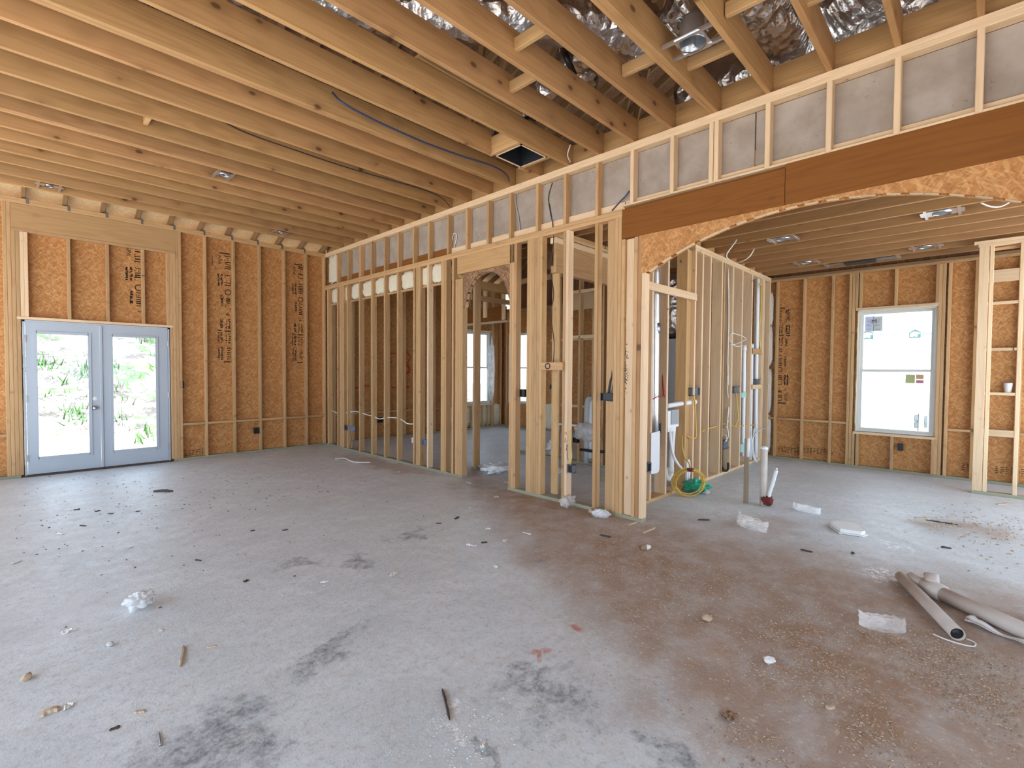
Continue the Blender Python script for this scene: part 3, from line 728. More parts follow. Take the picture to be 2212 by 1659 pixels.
board('header_board', (7.6, P(1285, 650, 0, 7.6)[1], P(1260, 668, 0, 7.6)[2]), (7.64, P(1225, 650, 0, 7.6)[1], P(1260, 630, 0, 7.6)[2]), 'pine_light', wt)
for px in (1226, 1278): y = P(px, 800, 0, 7.6)[1]; board('stud', (7.6, y-T, T), (7.689, y, P(1260, 668, 0, 7.6)[2]), 'pine_light', wt)
for py in (732, 877): z = P(1250, py, 0, 7.6)[2]; board('blocking', (7.6, P(1300, py, 0, 7.6)[1], z-.03), (7.66, P(1190, py, 0, 7.6)[1], z+.02), 'pine_light', wt)
wh = empty('wall_corridor', (4.7, 5.4, 0), 'corridor framing with a lone post and dropped beam beyond the doorway', 'wall', kind='structure')
q = fl(1020, 1013)
board('stud', (q[0], q[1]-T, T), (q[0]+.089, q[1], 2.95), 'pine_light', wh); board('stud', (q[0], q[1]-.078, T), (q[0]+.089, q[1]-.039, 2.95), 'pine', wh)
board('bottom_plate', (q[0], q[1]-.10, 0), (q[0]+.089, q[1]+.02, T), 'treated', wh)
X = 6.7
b0, b1 = P(1035, 668, 0, X), P(1088, 692, 0, X)
board('laminated_beam', (X, b1[1], b1[2]), (X+.089, b0[1]+.6, b1[2]+.28), 'lvl', wh)
board('beam_plate', (X-.02, b1[1]-.1, b1[2]-.03), (X+.12, b0[1]+.6, b1[2]-.001), 'pine_light', wh)
Y = 6.4
for py, h in ((648, .09), (628, .05), (617, .05)):
    c0, c1 = P(1020, py-4, 1, Y), P(1104, py+6, 1, Y); board('blocking', (c0[0], Y, c1[2]-h/2), (c1[0]+.1, Y+.038, c1[2]+h/2), 'pine', wh)
for px in (1050, 1090): c0 = P(px, 640, 1, Y+.04); board('stud', (c0[0], Y+.04, 2.42), (c0[0]+T, Y+.12, 2.95), 'pine_light', wh)
board('header_board', (P(1030, 600, 1, 6.2)[0], 6.2, P(1065, 628, 1, 6.2)[2]), (P(1104, 600, 1, 6.2)[0]+.1, 6.238, 3.0), 'beam', wh)

# ------------------------------------------------------------------ ceilings and roof
ce = empty('ceiling', (0, 4, ZT), 'open ceiling of knotty pine joists over the main room', 'ceiling', kind='structure')
JY = [.448, .844, 1.262, 1.672, 2.084, 2.472, 2.864, 3.261, 3.684, 4.165, 4.525, 4.936, 5.346, 5.75, 6.141, 6.538, 6.90, 7.265, 7.662, 8.119, 8.51]
JY = [.448-.406*i for i in range(6, 0, -1)]+JY
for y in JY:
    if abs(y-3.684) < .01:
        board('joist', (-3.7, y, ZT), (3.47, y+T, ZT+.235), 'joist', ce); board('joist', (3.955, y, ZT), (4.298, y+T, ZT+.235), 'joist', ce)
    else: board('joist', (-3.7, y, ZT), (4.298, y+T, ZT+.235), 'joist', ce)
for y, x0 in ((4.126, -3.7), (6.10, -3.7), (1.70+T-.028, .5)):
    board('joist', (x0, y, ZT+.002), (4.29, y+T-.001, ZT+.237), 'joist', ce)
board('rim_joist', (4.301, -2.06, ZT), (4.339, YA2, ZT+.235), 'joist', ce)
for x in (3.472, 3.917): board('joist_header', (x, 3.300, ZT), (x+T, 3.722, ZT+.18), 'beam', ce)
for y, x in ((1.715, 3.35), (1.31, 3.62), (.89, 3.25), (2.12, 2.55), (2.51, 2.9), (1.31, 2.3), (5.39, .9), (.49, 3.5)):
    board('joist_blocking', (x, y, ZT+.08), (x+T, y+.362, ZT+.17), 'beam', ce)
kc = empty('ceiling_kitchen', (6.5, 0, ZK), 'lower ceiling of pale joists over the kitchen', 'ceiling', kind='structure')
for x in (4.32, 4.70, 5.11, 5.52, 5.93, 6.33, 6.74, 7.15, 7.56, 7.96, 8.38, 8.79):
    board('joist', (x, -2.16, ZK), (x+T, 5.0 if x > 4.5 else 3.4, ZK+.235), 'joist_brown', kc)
for i, x in enumerate((4.70, 5.11, 5.52, 5.93, 6.33, 6.74, 7.15, 7.56, 7.96, 8.38)):
    if i > 2: board('joist_blocking', (x+T+.001, 2.66+.02*(i % 2), ZK), (x+.365, 2.70+.02*(i % 2), ZK+.235), 'joist', kc)
rf = empty('roof', (2, 3, 4), 'dark attic roof of rafters under strand board decking', 'roof', kind='structure')
RS, RY, EY = .46, 2.0, 9.78
zr = lambda y: ZT+.01+(9.16-y)*RS
zr2 = lambda y: zr(RY)-(RY-y)*(zr(RY)-ZT-.02)/(RY+2.12)
zr2s = zr2
X = P(55, 430, 1, 9.16)[0]-.02
rx = [X+.4064*i for i in range(-9, 23)]
for x in rx:
    beam('rafter', (x, EY, zr(EY)+.075), (x, RY, zr(RY)+.075), .14, T, 'rafter', rf)
    beam('rafter', (x, -2.4, zr2(-2.4)+.075), (x, RY, zr(RY)+.075), .14, T, 'rafter', rf)
for i, x in enumerate(rx[::3]):
    y = 3.0+(i*1.3) % 3
    beam('brace', (x+.04, y, 3.93), (x+.04, y+.9, zr(y+.9)+.02), .089, T, 'rafter', rf)
    beam('brace', (x+.9, y+.6, 3.93), (x+.9, y-.1, zr(y-.1)+.02), .089, T, 'rafter', rf)
    board('strongback', (x-.3, y-.25, 3.93), (x+.9, y-.11, 3.968), 'beam', rf)
hx0, hx1 = -4.0, 9.5
def slab(nm, pts, mat, parent, t):
    a, b, c, d = (Vector(p) for p in pts); n = (b-a).cross(c-a).normalized()*t
    vs = [tuple(p) for p in (a, b, c, d)]+[tuple(p+n) for p in (a, b, c, d)]
    return mk(nm, vs, [(3, 2, 1, 0), (4, 5, 6, 7), (0, 1, 5, 4), (1, 2, 6, 5), (2, 3, 7, 6), (3, 0, 4, 7)], mat, parent)
dz = .152
NR = 7
for i in range(NR):
    ya, yb_ = EY-(EY-RY)*i/NR, EY-(EY-RY)*(i+1)/NR
    slab('roof_panel', [(hx0, ya-.002, zr(ya)+dz), (hx1, ya-.002, zr(ya)+dz), (hx1, yb_, zr(yb_)+dz), (hx0, yb_, zr(yb_)+dz)], 'osb_eave_lit' if i == 0 else 'deck', rf, .012)
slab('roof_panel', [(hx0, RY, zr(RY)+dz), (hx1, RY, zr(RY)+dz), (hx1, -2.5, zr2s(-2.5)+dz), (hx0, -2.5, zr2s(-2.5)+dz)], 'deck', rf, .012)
for x in (hx0+.3, XC2+.02): mk('gable_shade_panel', [(x, 9.0, ZT if x < 0 else ZK), (x, -2.1, ZT if x < 0 else ZK), (x, -2.1, zr2(-2.1)+dz), (x, RY, zr(RY)+dz), (x, 9.0, zr(9.0)+dz)], [(0, 1, 2, 3, 4)], 'deck', rf)  # unseen gable sheets, added to keep the attic dark
# unseen walls behind the viewpoint, their openings shaped to let daylight in
wl = empty('wall_left', (-3.7, 3, 0), 'unseen exterior stud wall left open to let daylight in', 'wall', kind='structure')
for y in np.arange(-2.0, 9.1, 1.22): board('stud', (-3.75, y, T), (-3.66, y+T, ZT-.076), 'pine', wl)
board('bottom_plate', (-3.75, -2.1, 0), (-3.66, 9.1, T), 'treated', wl); board('top_plate', (-3.75, -2.1, ZT-.076), (-3.66, 9.1, ZT), 'pine', wl)
wf = empty('wall_front', (3, -2.1, 0), 'unseen front wall, sheathed beside the main room, opened beside the kitchen for daylight', 'wall', kind='structure')
openings_wall(wf, 0, -2.17, .012, -3.7, 4.2, ZT, [(-2.6, -.6, .05, 2.5), (1.2, 3.0, .6, 2.4)], 'osb')
for x in (-3.6, -2.64, -.6, 0, .6, 1.16, 3.0, 3.6, 4.2, 6.0, 7.6, 9.0): board('stud', (x, -2.155, T), (x+T, -2.066, ZK-.08), 'pine', wf)
board('bottom_plate', (-3.7, -2.155, 0), (4.2, -2.066, T), 'treated', wf); board('top_plate', (-3.7, -2.155, ZT-.076), (4.2, -2.066, ZT), 'pine', wf); board('top_plate', (4.33, -2.155, ZK-.076), (9.06, -2.066, ZK), 'pine', wf)

# ------------------------------------------------------------------ french door, windows
dr = empty('door_1', ((DX0+DX1)/2, YA, 0), 'pair of white full-glass french doors with nickel knob', 'door', kind='structure')
boxes('door_frame', [((DX0, YA+.01, .0), (DX0+.022, YA2+.02, DZ-.003)), ((DX1-.022, YA+.01, 0), (DX1, YA2+.02, DZ-.003)), ((DX0, YA+.01, DZ-.025), (DX1, YA2+.02, DZ-.003))], 'white_paint', dr)
boxes('threshold', [((DX0, YA-.02, 0), (DX1, YA2+.04, .022))], 'darkwood', dr)
yd0, yd1 = YA+.012, YA+.057
def leaf(x0, x1, g0, g1):
    z0, z1 = .028, DZ-.03; gz0, gz1 = P(137, 983, 1, yd0)[2], P(137, 722, 1, yd0)[2]
    o = boxes('door_leaf', [((x0, yd0, z0), (g0, yd1, z1)), ((g1, yd0, z0), (x1, yd1, z1)), ((g0, yd0, z0), (g1, yd1, gz0)), ((g0, yd0, gz1), (g1, yd1, z1))], 'white_paint', dr)
    m = .028
    boxes('glazing_bead', [((g0-m, yd0-.008, gz0-m), (g0+.006, yd0+.004, gz1+m)), ((g1-.006, yd0-.008, gz0-m), (g1+m, yd0+.004, gz1+m)), ((g0, yd0-.008, gz0-m), (g1, yd0+.004, gz0+.006)), ((g0, yd0-.008, gz1-.006), (g1, yd0+.004, gz1+m))], 'white_paint', o)
    boxes('glass_pane', [((g0, yd0+.02, gz0), (g1, yd0+.026, gz1))], 'glass', o)
    return o
xm = P(218, 860, 1, yd0)[0]
l1 = leaf(DX0+.026, xm-.004, P(81, 860, 1, yd0)[0], P(193, 860, 1, yd0)[0])
l2 = leaf(xm+.004, DX1-.026, P(244, 850, 1, yd0)[0], P(338, 850, 1, yd0)[0])
boxes('astragal', [((xm-.003, yd0-.012, .03), (xm+.022, yd0, DZ-.03))], 'white_paint', l2)
q = P(205, 881, 1, yd0); lathe('door_knob', [(0, .056), (.016, .055), (.026, .045), (.028, .036), (.022, .026), (.012, .02), (.011, .008), (.032, .006), (.032, 0)], (q[0], yd0, q[2]), 'chrome', l1, axis=(0, -1, 0))
q = P(205, 861, 1, yd0); lathe('bore_hole_daylight', [(.0, .0015), (.024, .0015), (.027, 0)], (q[0], yd0, q[2]), 'paper', l1, axis=(0, -1, 0))  # pale disc paints the daylight showing through the deadbolt hole
for z in (.25, 1.05, 1.85):
    boxes('hinge', [((DX0+.016, yd0-.006, z-.045), (DX0+.034, yd0+.002, z+.045))], 'chrome', l1); boxes('hinge', [((DX1-.034, yd0-.006, z-.045), (DX1-.016, yd0+.002, z+.045))], 'chrome', l2)

def sash_window(nm, axis, at, depth, u0, u1, z0, z1, label, sashes=2, fw=.05):
    """window unit in a wall; axis = direction the wall runs along"""
    o = empty(nm, ((u0+u1)/2, at, z0) if axis == 0 else (at, (u0+u1)/2, z0), label, 'window', kind='structure')
    def bx(name, lst, mat, par):
        return boxes(name, [((a, at+c, e), (b, at+d, f)) if axis == 0 else ((at+c, a, e), (at+d, b, f)) for a, b, c, d, e, f in lst], mat, par)
    rim = lambda a, b, e, f, w, c, d: [(a, a+w, c, d, e, f), (b-w, b, c, d, e, f), (a+w, b-w, c, d, e, e+w), (a+w, b-w, c, d, f-w, f)]
    bx('window_frame', rim(u0+.006, u1-.006, z0+.006, z1-.006, fw*.55, 0, depth), 'vinyl', o)
    zm = (z0+z1)/2+.01
    a, b = u0+fw*.6, u1-fw*.6
    parts = [(z0+fw*.6, zm+.018, .015), (zm-.018, z1-fw*.6, .045)] if sashes == 2 else [(z0+fw*.6, z1-fw*.6, .03)]
    for e, f, c in parts:
        s = bx('sash', rim(a, b, e, f, .034, c, c+.028), 'vinyl', o)
        bx('glass_pane', [(a+.034, b-.034, c+.012, c+.016, e+.034, f-.034)], 'glass', s)
    return o
w1 = sash_window('window_1', 1, XC+.035, .09, CY0, CY1, CZ0, CZ1, 'white vinyl sash window with stickers in the kitchen wall')
w2 = sash_window('window_2', 0, YA+.035, .09, WX0, WX1, WZ0, WZ1, 'white sash window in the room beyond the doorway')
for i, s in enumerate(SW): sash_window('window_%d' % (3+i), 1, XC+.06, .08, s[0], s[1], s[2], s[3], ('small upper', 'small lower')[i]+' pane glimpsed between plumbing wall studs', 1)
sash_window('window_5', 1, XC+.035, .09, 8.27, 8.97, .62, 2.44, 'sash window in far wall glimpsed beside doorway jamb')
def sticker(px0, py0, px1, py1, mat, nm='sticker'):
    xg = XC+.035+.05; a, b = P(px0, py0, 0, xg), P(px1, py1, 0, xg)
    return boxes(nm, [((xg-.003, a[1], a[2]), (xg-.001, b[1], b[2]))], mat, w1)
s1 = sticker(1869, 684, 1887, 716, 'st_blue'); s2 = sticker(1887, 684, 1906, 715, 'st_grey')
xg = XC+.08; q = P(1882, 699, 0, xg)
text('sticker_letter', 'M', .09, (xg, q[1], q[2]), (0, -1, 0), (0, 0, 1), 'ink', w1)
for i in range(9):
    for c in (1872, 1889): q = P(c, 689+i*2.9, 0, xg); marks('sticker_print', [(0, 0, rs.uniform(.04, .085), 0, .004)], (xg, q[1], q[2]), (0, -1, 0), (0, 0, 1), 'grey_box', w1)
sticker(1956.5, 809, 1976, 828, 'st_yellow'); sticker(1979, 809, 1995, 819, 'st_orange'); sticker(1979, 821, 1995, 828, 'st_red')
# foam bead round the kitchen window
for i, (a, b) in enumerate((((CY0-.004, CZ0), (CY0-.004, CZ1)), ((CY1+.0, CZ0), (CY1+.0, CZ1)), ((CY0, CZ1), (CY1, CZ1)))):
    n = 26; pts = [(XC+.02, a[0]+(b[0]-a[0])*k/n+random.uniform(-.004, .004), a[1]+(b[1]-a[1])*k/n+random.uniform(-.004, .004)) for k in range(n+1)]
    tube('foam_bead', pts, .012, 'foam', w1, sides=6, k=1)

# ================================================================== OUTSIDE
nh = empty('neighbour_house', (15.0, 2.0, -.17), 'neighbouring house under construction in white house wrap seen through kitchen window', 'house')
NX = 15.0
boxes('wrapped_wall', [((NX, -7, -.17), (NX+.3, 9, 6.5))], 'wrap', nh)
def nq(px, py): return P(px, py, 0, NX-.01)
a, b_ = nq(1876, 806), nq(1974, 935)
boxes('bare_panel', [((NX-.02, b_[1], b_[2]), (NX, a[1], a[2]))], 'osb', nh) if False else boxes('bare_panel', [((NX-.02, b_[1], b_[2]), (NX, a[1], a[2]))], osb('pale_weathered_board', [(.10, .09, .08), (.30, .28, .25), (.40, .38, .34), (.60, .58, .52)]), nh)
for p0, p1 in (((1976, 896), (1984, 908)), ((1976, 911), (1984, 922)), ((1998, 898), (2003, 922))):
    a, b_ = nq(*p0), nq(*p1); w = boxes('window', [((NX-.03, b_[1], b_[2]), (NX, a[1], a[2]))], 'pane_dark', nh)
def bear(px0, py0, px1, py1):
    a, b_ = nq(px0, py1), nq(px1, py0); o = (NX-.012, a[1], a[2]); w, h = a[1]-b_[1], b_[2]-a[2]
    m = lambda pts: [(u*w, v*h) for u, v in pts]
    e = dict(origin=o, ux=(0, -1, 0), uy=(0, 0, 1), depth=-.004, mat='teal', parent=nh)
    prism('logo_roof', m([(0, .62), (.5, 1), (1, .62), (1, .50), (.93, .60), (.72, .76), (.45, .78), (.2, .66), (.09, .48), (.06, .1), (0, .05)]), **e)
    prism('logo_ground', m([(0, 0), (1, 0), (1, .07), (0, .07)]), **e)
    prism('logo_corner', m([(1, .07), (1, .42), (.86, .42), (.74, .40), (.80, .30), (.72, .2), (.84, .07)]), **e)
    prism('logo_leg_gap', m([(.36, .07), (.42, .07), (.46, .26), (.41, .14)]), **e); prism('logo_leg_gap', m([(.42, .07), (.54, .07), (.50, .18), (.46, .26)]), **e)
bear(1964, 710.5, 1989.5, 729); bear(1861, 712, 1887, 732)
for px, py in ((1889, 726), (1993, 722.5), (1786, 731)):
    q = nq(px, py); text('wrap_lettering', 'BARRICADE', .085, (NX-.012, q[1], q[2]), (0, -1, 0), (0, 0, 1), 'pale_print', nh)
    text('wrap_lettering', 'BUILDING PRODUCTS', .13, (NX-.012, q[1], q[2]-.2), (0, -1, 0), (0, 0, 1), 'pale_print', nh) if False else None
boxes('service_pipe', [((NX-.06, nq(1988, 900)[1]-.02, -.1), (NX-.01, nq(1988, 900)[1]+.02, nq(1988, 890)[2]))], 'grey_pvc', nh)
gr_v, gr_f = [], []
rg = random.Random(11)
for _ in range(520):
    cx, cy = rg.uniform(-3.5, 6.5), rg.uniform(11.5, 25)
    if mnoise.noise(Vector((cx*.45, cy*.45, 2))) < .08: continue
    h = max(0, cy-12.0); cz = -.17+min(h*.33, 4.6)
    for _b in range(14):
        x, y = cx+rg.gauss(0, .16), cy+rg.gauss(0, .16); zz = cz+(y-cy)*.33; a = rg.uniform(0, 6.28); L = rg.uniform(.10, .26); w = .022
        dx, dy = math.cos(a)*w, math.sin(a)*w; i = len(gr_v)
        gr_v += [(x-dx, y-dy, zz-.03), (x+dx, y+dy, zz-.03), (x+rg.gauss(0, .07), y+rg.gauss(0, .07), zz+L)]; gr_f.append((i, i+1, i+2))
tag(mk('grass', gr_v, gr_f, 'leaf'), 'green weeds tufted over the clay bank behind the house', 'grass', kind='stuff')

# ================================================================== SERVICES
def ebox(label, lo, hi, open_dir, mat='grey_box', cat='electrical box', group=None, inner='black'):
    """an open electrical box: shell, fill painting a shaded inside where black, nail flange"""
    lo, hi = np.minimum(lo, hi), np.maximum(lo, hi); c = (lo+hi)/2
    o = empty('electrical_box', (c[0], c[1], lo[2]), label, cat, group)
    ax = [i for i in range(3) if abs(open_dir[i]) > .5][0]; s = 1 if open_dir[ax] > 0 else -1; t = .006
    lst = []
    for i in range(3):
        for side in (0, 1):
            if i == ax and (side == 1) == (s > 0): continue
            l, h = lo.copy(), hi.copy()
            if side == 0: h[i] = l[i]+t
            else: l[i] = h[i]-t
            lst.append((l, h))
    boxes('box_shell', lst, mat, o)
    l, h = lo+t, hi-t
    if s > 0: h[ax] = lo[ax]+.6*(hi[ax]-lo[ax])
    else: l[ax] = hi[ax]-.6*(hi[ax]-lo[ax])
    boxes('box_inside', [(l, h)], inner, o)  # a black fill paints the shade inside an open box
    return o
def bbox_px(px0, py0, px1, py1, x, depth=.06):
    a, b = P(px0, py0, 0, x), P(px1, py1, 0, x); return (x, b[1], b[2]), (x+depth, a[1], a[2])
def ybox_px(px0, py0, px1, py1, y, depth=.06):
    a, b = P(px0, py0, 1, y), P(px1, py1, 1, y); return (a[0], y, b[2]), (b[0], y+depth, a[2])
xo = XB-.012
ebox('dark grey outlet box beside a blue one low on bearing wall near back wall', *bbox_px(743, 918.5, 750, 930, xo), (-1, 0, 0), 'grey_box')
ebox('blue outlet box on built-up post low on bearing wall near back wall', *bbox_px(754, 920, 767, 931, xo, .012), (-1, 0, 0), 'blue_box', inner='blue_box')
ebox('small white box backing low on the three-ply post', *bbox_px(889, 945, 892, 957, XB+.02), (-1, 0, 0), 'white_pvc', inner='white_pvc')
ebox('blue outlet box low on bearing wall beside the three-ply post', *bbox_px(911.5, 949, 920.5, 963, XB-.005), (-1, 0, 0), 'blue_box', inner='grey_box')
ebox('black switch box on right jamb of arched doorway', *bbox_px(1122, 841, 1133, 858, XB+.01), (-1, 0, 0), 'black')
ebox('single grey outlet box low on lone stud between doorway and arch', *bbox_px(1225.5, 1003, 1237, 1023, XB-.005), (-1, 0, 0), 'grey_box')
dbx = ebox('wide black gang box at switch height beside the arch post', *bbox_px(1297, 848.5, 1323, 867, XB-.004), (-1, 0, 0), 'black')
ebox('grey outlet box fixed behind the arch end post', *ybox_px(1399, 1001, 1407, 1018, YD-.05), (0, -1, 0), 'grey_box')
xa, xb = P(1494, 838, 1, YD), P(1513, 854, 1, YD)
ebox('grey switch box on first full stud of plumbing wall', (xa[0]+.02, YD+.004, xb[2]), (xb[0]-.0, YD+.07, xa[2]), (0, -1, 0), 'grey_box', inner='grey_box')
for lab, p0, p1 in (('grey switch box halfway along plumbing wall above yellow cable', (1586.5, 836), (1601, 848.5)), ('grey switch box at far end of plumbing wall on block', (1634.5, 819), (1649, 831)), ('grey outlet box at knee height on plumbing wall beside black drain', (1563, 953.5), (1579, 967))):
    ebox(lab, *ybox_px(*p0, *p1, YD+.002), (0, -1, 0), 'grey_box', inner='grey_box')
ebox('small grey box behind metal flue in plumbing wall', *ybox_px(1420, 915, 1428, 935, YD+.06), (0, -1, 0), 'grey_box')
ebox('black switch box beside french door jamb', *ybox_px(389.5, 824, 398, 838, YA+.0, .055), (0, -1, 0), 'black')
ebox('black outlet box low on back wall beneath blocking', *ybox_px(549.5, 924, 559.5, 936, YA+.0, .055), (0, -1, 0), 'black')
ebox('black outlet box under the kitchen window', *bbox_px(1939, 958.5, 1950, 974, XC+.002), (-1, 0, 0), 'black')
ebox('grey box on bathroom partition stud', *bbox_px(1187, 830, 1197, 841, 6.2), (-1, 0, 0), 'grey_box')
ebox('white outlet box on bathroom partition near toilet pipe', *bbox_px(1197, 914, 1206, 930, 6.2), (-1, 0, 0), 'white_pvc')
ebox('black outlet box behind studs in bathroom', *bbox_px(1237, 945, 1247, 957, 6.2), (-1, 0, 0), 'black')
ebox('black junction box low on wall beyond the bearing wall studs', *ybox_px(818, 902, 827, 912, YA-.0, .05), (0, -1, 0), 'black')

def cable(label, pts, r, mat, nm='cable', group=None):
    return tag(tube(nm, pts, r, mat, None, sides=6, k=5), label, 'cable', group)
B = lambda px, py, x=XB+.02: tuple(P(px, py, 0, x))
Yp = lambda px, py, y=YD+.04: tuple(P(px, py, 1, y))
cable('white cable strung through bearing wall studs at outlet height', [B(716, 887, XB+.05), B(735, 893, XB+.05), B(763, 889, XB+.05), B(775, 890, XB+.05), B(793, 896, XB+.05), B(806, 899, XB+.05), B(820, 905, XB+.05), B(836, 902, XB+.05), B(858, 903, XB+.05), B(868, 907, XB+.05), B(880, 915, XB+.05), B(894, 916, XB+.05)], .009, 'whitewire')
cable('thin black cable hanging from blue outlet box to floor plate', [B(757, 931, XB-.02), B(759, 945, XB-.02), B(758, 960, XB-.02), B(754, 969, XB-.015)], .005, 'blackwire')
cable('black cable hanging between doorway post and lone stud', [B(1187, 440, XB-.01), B(1193, 478, XB+.04), B(1196, 520, XB+.06), B(1189, 575, XB+.06), B(1192, 600, XB+.06), B(1196, 640, XB+.06), B(1190, 680, XB+.06), B(1197, 740, XB+.06), B(1195, 790, XB+.06)], .006, 'blackwire')
cable('bundle of black cables dropping into wide gang box', [B(1327, 490, XB+.05), B(1325, 560, XB+.05), B(1325, 700, XB+.05), B(1323, 800, XB+.04), B(1318, 825, XB+.02), B(1314, 850, XB+.01)], .011, 'blackwire')
cable('second black cable curving to wide gang box', [B(1328, 500, XB+.06), B(1326, 780, XB+.05), B(1323, 835, XB+.03), B(1319, 850, XB+.01)], .006, 'grey_box')
cable('thin grey cable behind short studs above doorway header', [B(1112, 405, XB+.075), B(1114, 440, XB+.075), B(1120, 470, XB+.075), B(1124, 503, XB+.075)], .007, 'grey_pvc')
cable('second thin cable behind short studs left of doorway header', [B(967, 465, XB+.07), B(969, 490, XB+.07), B(975, 525, XB+.07), B(980, 505, XB+.075), B(987, 510, XB+.075), B(978, 545, XB+.07)], .006, 'whitewire')
cable('black wire behind short studs nearest doorway post', [B(1193, 395, XB+.08), B(1185, 425, XB+.08), B(1188, 455, XB+.08), B(1193, 480, XB+.08)], .005, 'blackwire')
cable('dark blue cable pair looping beside the arch short studs', [B(1360, 412, XB+.05), B(1350, 425, XB+.05), B(1340, 435, XB+.05), B(1322, 455, XB+.05)], .007, 'bluewire')
cable('yellow cable running down lone stud to its outlet box', [B(1231, 930, XB-.008), B(1233, 960, XB-.008), B(1235, 985, XB-.008), B(1232, 1003, XB-.008)], .007, 'yellow')
Zp = lambda px, py, z=ZT+.03: tuple(P(px, py, 2, z))
cable('dark blue cable swagged along ceiling joists to bearing wall', [Zp(718, 200, 3.86), Zp(740, 222, 3.76), Zp(800, 255, 3.72), Zp(860, 283, 3.71), Zp(920, 309, 3.71), Zp(1000, 338, 3.71), Zp(1060, 357, 3.72), Zp(1092, 375, 3.71), Zp(1100, 392, 3.70)], .009, 'bluewire')
cable('black cable along joist beside the swagged blue cable', [Zp(480, 262, 3.70), Zp(540, 290, 3.71), Zp(640, 325, 3.70), Zp(760, 365, 3.72), Zp(900, 405, 3.71), Zp(950, 425, 3.70), Zp(972, 446, 3.70)], .006, 'blackwire')
cable('short pale wire hanging over top plate at joist end', [Zp(1232, 313, 3.80), Zp(1226, 335, 3.75), Zp(1232, 350, 3.71)], .006, 'whitewire')
for i, px in enumerate((1375, 1560, 1660)):
    a = P(px-60, 330-(px-1375)*.47, 2, 3.99); 
    cable('tan cable draped in attic above bearing wall', [(4.5+.1*i, a[1]+.9, 4.0), (4.45, a[1]+.4, 3.96), (4.5, a[1]-.2, 3.98), (4.42, a[1]-.8, 3.97)], .007, 'whitewire', group='tan cables draped in attic')
K = lambda px, py, z=ZK-.02: tuple(P(px, py, 2, z))
cable('white cable loop hanging under arch edge from kitchen ceiling', [Yp(1602, 497, 2.2), Yp(1590, 520, 2.25), Yp(1572, 545, 2.3), Yp(1570, 556, 2.35), Yp(1580, 565, 2.5)], .008, 'whitewire')
cable('longer white cable loop hanging beside plumbing wall top', [Yp(1628, 488, 2.2), Yp(1635, 510, 2.22), Yp(1632, 530, 2.25), Yp(1620, 553, 2.3), Yp(1604, 564, 2.4), Yp(1592, 567, 2.5)], .008, 'whitewire')
cable('white cable loop stapled below arch crown', [K(2118, 438, 3.06), K(2140, 446, 3.02), K(2162, 446, 3.02), K(2182, 436, 3.06)], .007, 'whitewire')
# plumbing wall cables
D = lambda px, py, y=YD+.05: tuple(P(px, py, 1, y))
cable('yellow cable dropping from first switch box of plumbing wall', [D(1499, 854, YD-.01), D(1502, 880, YD-.01), D(1503, 915, YD-.01), D(1504, 940, YD-.01), D(1500, 947, YD-.01), D(1490, 945, YD+.02), D(1482, 940, YD+.05)], .008, 'yellow')
cable('yellow cable threaded level through plumbing wall studs', [D(1516, 932), D(1526, 927), D(1540, 923), D(1552, 919), D(1563, 916), D(1575, 917), D(1590, 921), D(1612, 919), D(1640, 918)], .009, 'yellow')
cable('yellow cable from middle switch box of plumbing wall', [D(1590, 849, YD-.005), D(1593, 880, YD-.005), D(1594, 905, YD-.005), D(1588, 920, YD+.01)], .008, 'yellow')
cable('pale yellow cable down far end of plumbing wall from top plate', [D(1640, 612, YD-.01), D(1645, 620, YD-.01), D(1644, 660, YD+.02), D(1641, 720, YD+.02), D(1646, 800, YD+.02)], .009, 'yellow')
cable('cream cable bundle dropping to knee height outlet box', [D(1573, 580, YD+.05), D(1574, 680, YD+.05), D(1572, 790, YD+.04), D(1575, 860, YD+.03), D(1571, 915, YD+.02), D(1573, 940, YD), D(1567, 954, YD)], .009, 'whitewire')
cable('white cable beside cream bundle on plumbing wall', [D(1576, 600, YD+.06), D(1577, 720, YD+.05), D(1571, 830, YD+.04), D(1576, 890, YD+.03), D(1568, 930, YD+.02), D(1570, 953, YD)], .006, 'paper')
cable('white cable coil looped between middle studs of plumbing wall', [D(1578, 745, YD-.03), D(1590, 743, YD-.04), D(1608, 735, YD-.03), D(1612, 733, YD), D(1605, 727, YD-.02), D(1590, 722, YD-.03), D(1580, 720, YD), D(1577, 735, YD-.02), D(1590, 748, YD-.03), D(1612, 745, YD)], .006, 'whitewire')
cable('red and white wires around metal flue', [D(1411, 862, YD-.02), D(1418, 858, YD-.03), D(1428, 856, YD-.02), D(1437, 857, YD)], .006, 'redpex')
tag(tube('water_tubing', [D(1434, 560, YD+.07), D(1437, 640, YD+.07), D(1433, 760, YD+.06), D(1432, 820, YD+.05), D(1435, 856, YD+.02)], .011, 'redpex'), 'red plastic water tubing hanging beside metal flue', 'tubing')
fy_ = YD+.09
flu = tag(tube('metal_flue', [D(1416, 560, fy_), D(1416, 690, fy_), D(1414, 965, fy_)], .045, 'galv', None, sides=14, k=4), 'shiny metal flue pipe standing inside plumbing wall', 'pipe')
q0, q1 = D(1411, 697, fy_-.05), D(1424, 718, fy_-.05)
tag(tube('duct_wrap', [D(1417, 698, fy_), D(1417, 720, fy_)], .052, 'nail', None, sides=14), 'grey tape wrap around the metal flue', 'tape')
pn = ybox_px(1407.5, 963, 1425, 1020, YD-.025, .006)
prism('access_panel', [(u, v) for u, v in ((0, 0.04), (.01, .01), (.04, 0), (.16, 0), (.19, .01), (.2, .04), (.2, .47), (0, .46))], (pn[0][0], YD-.02, pn[0][2]), (1, 0, 0), (0, 0, 1), -.006, 'wrap')
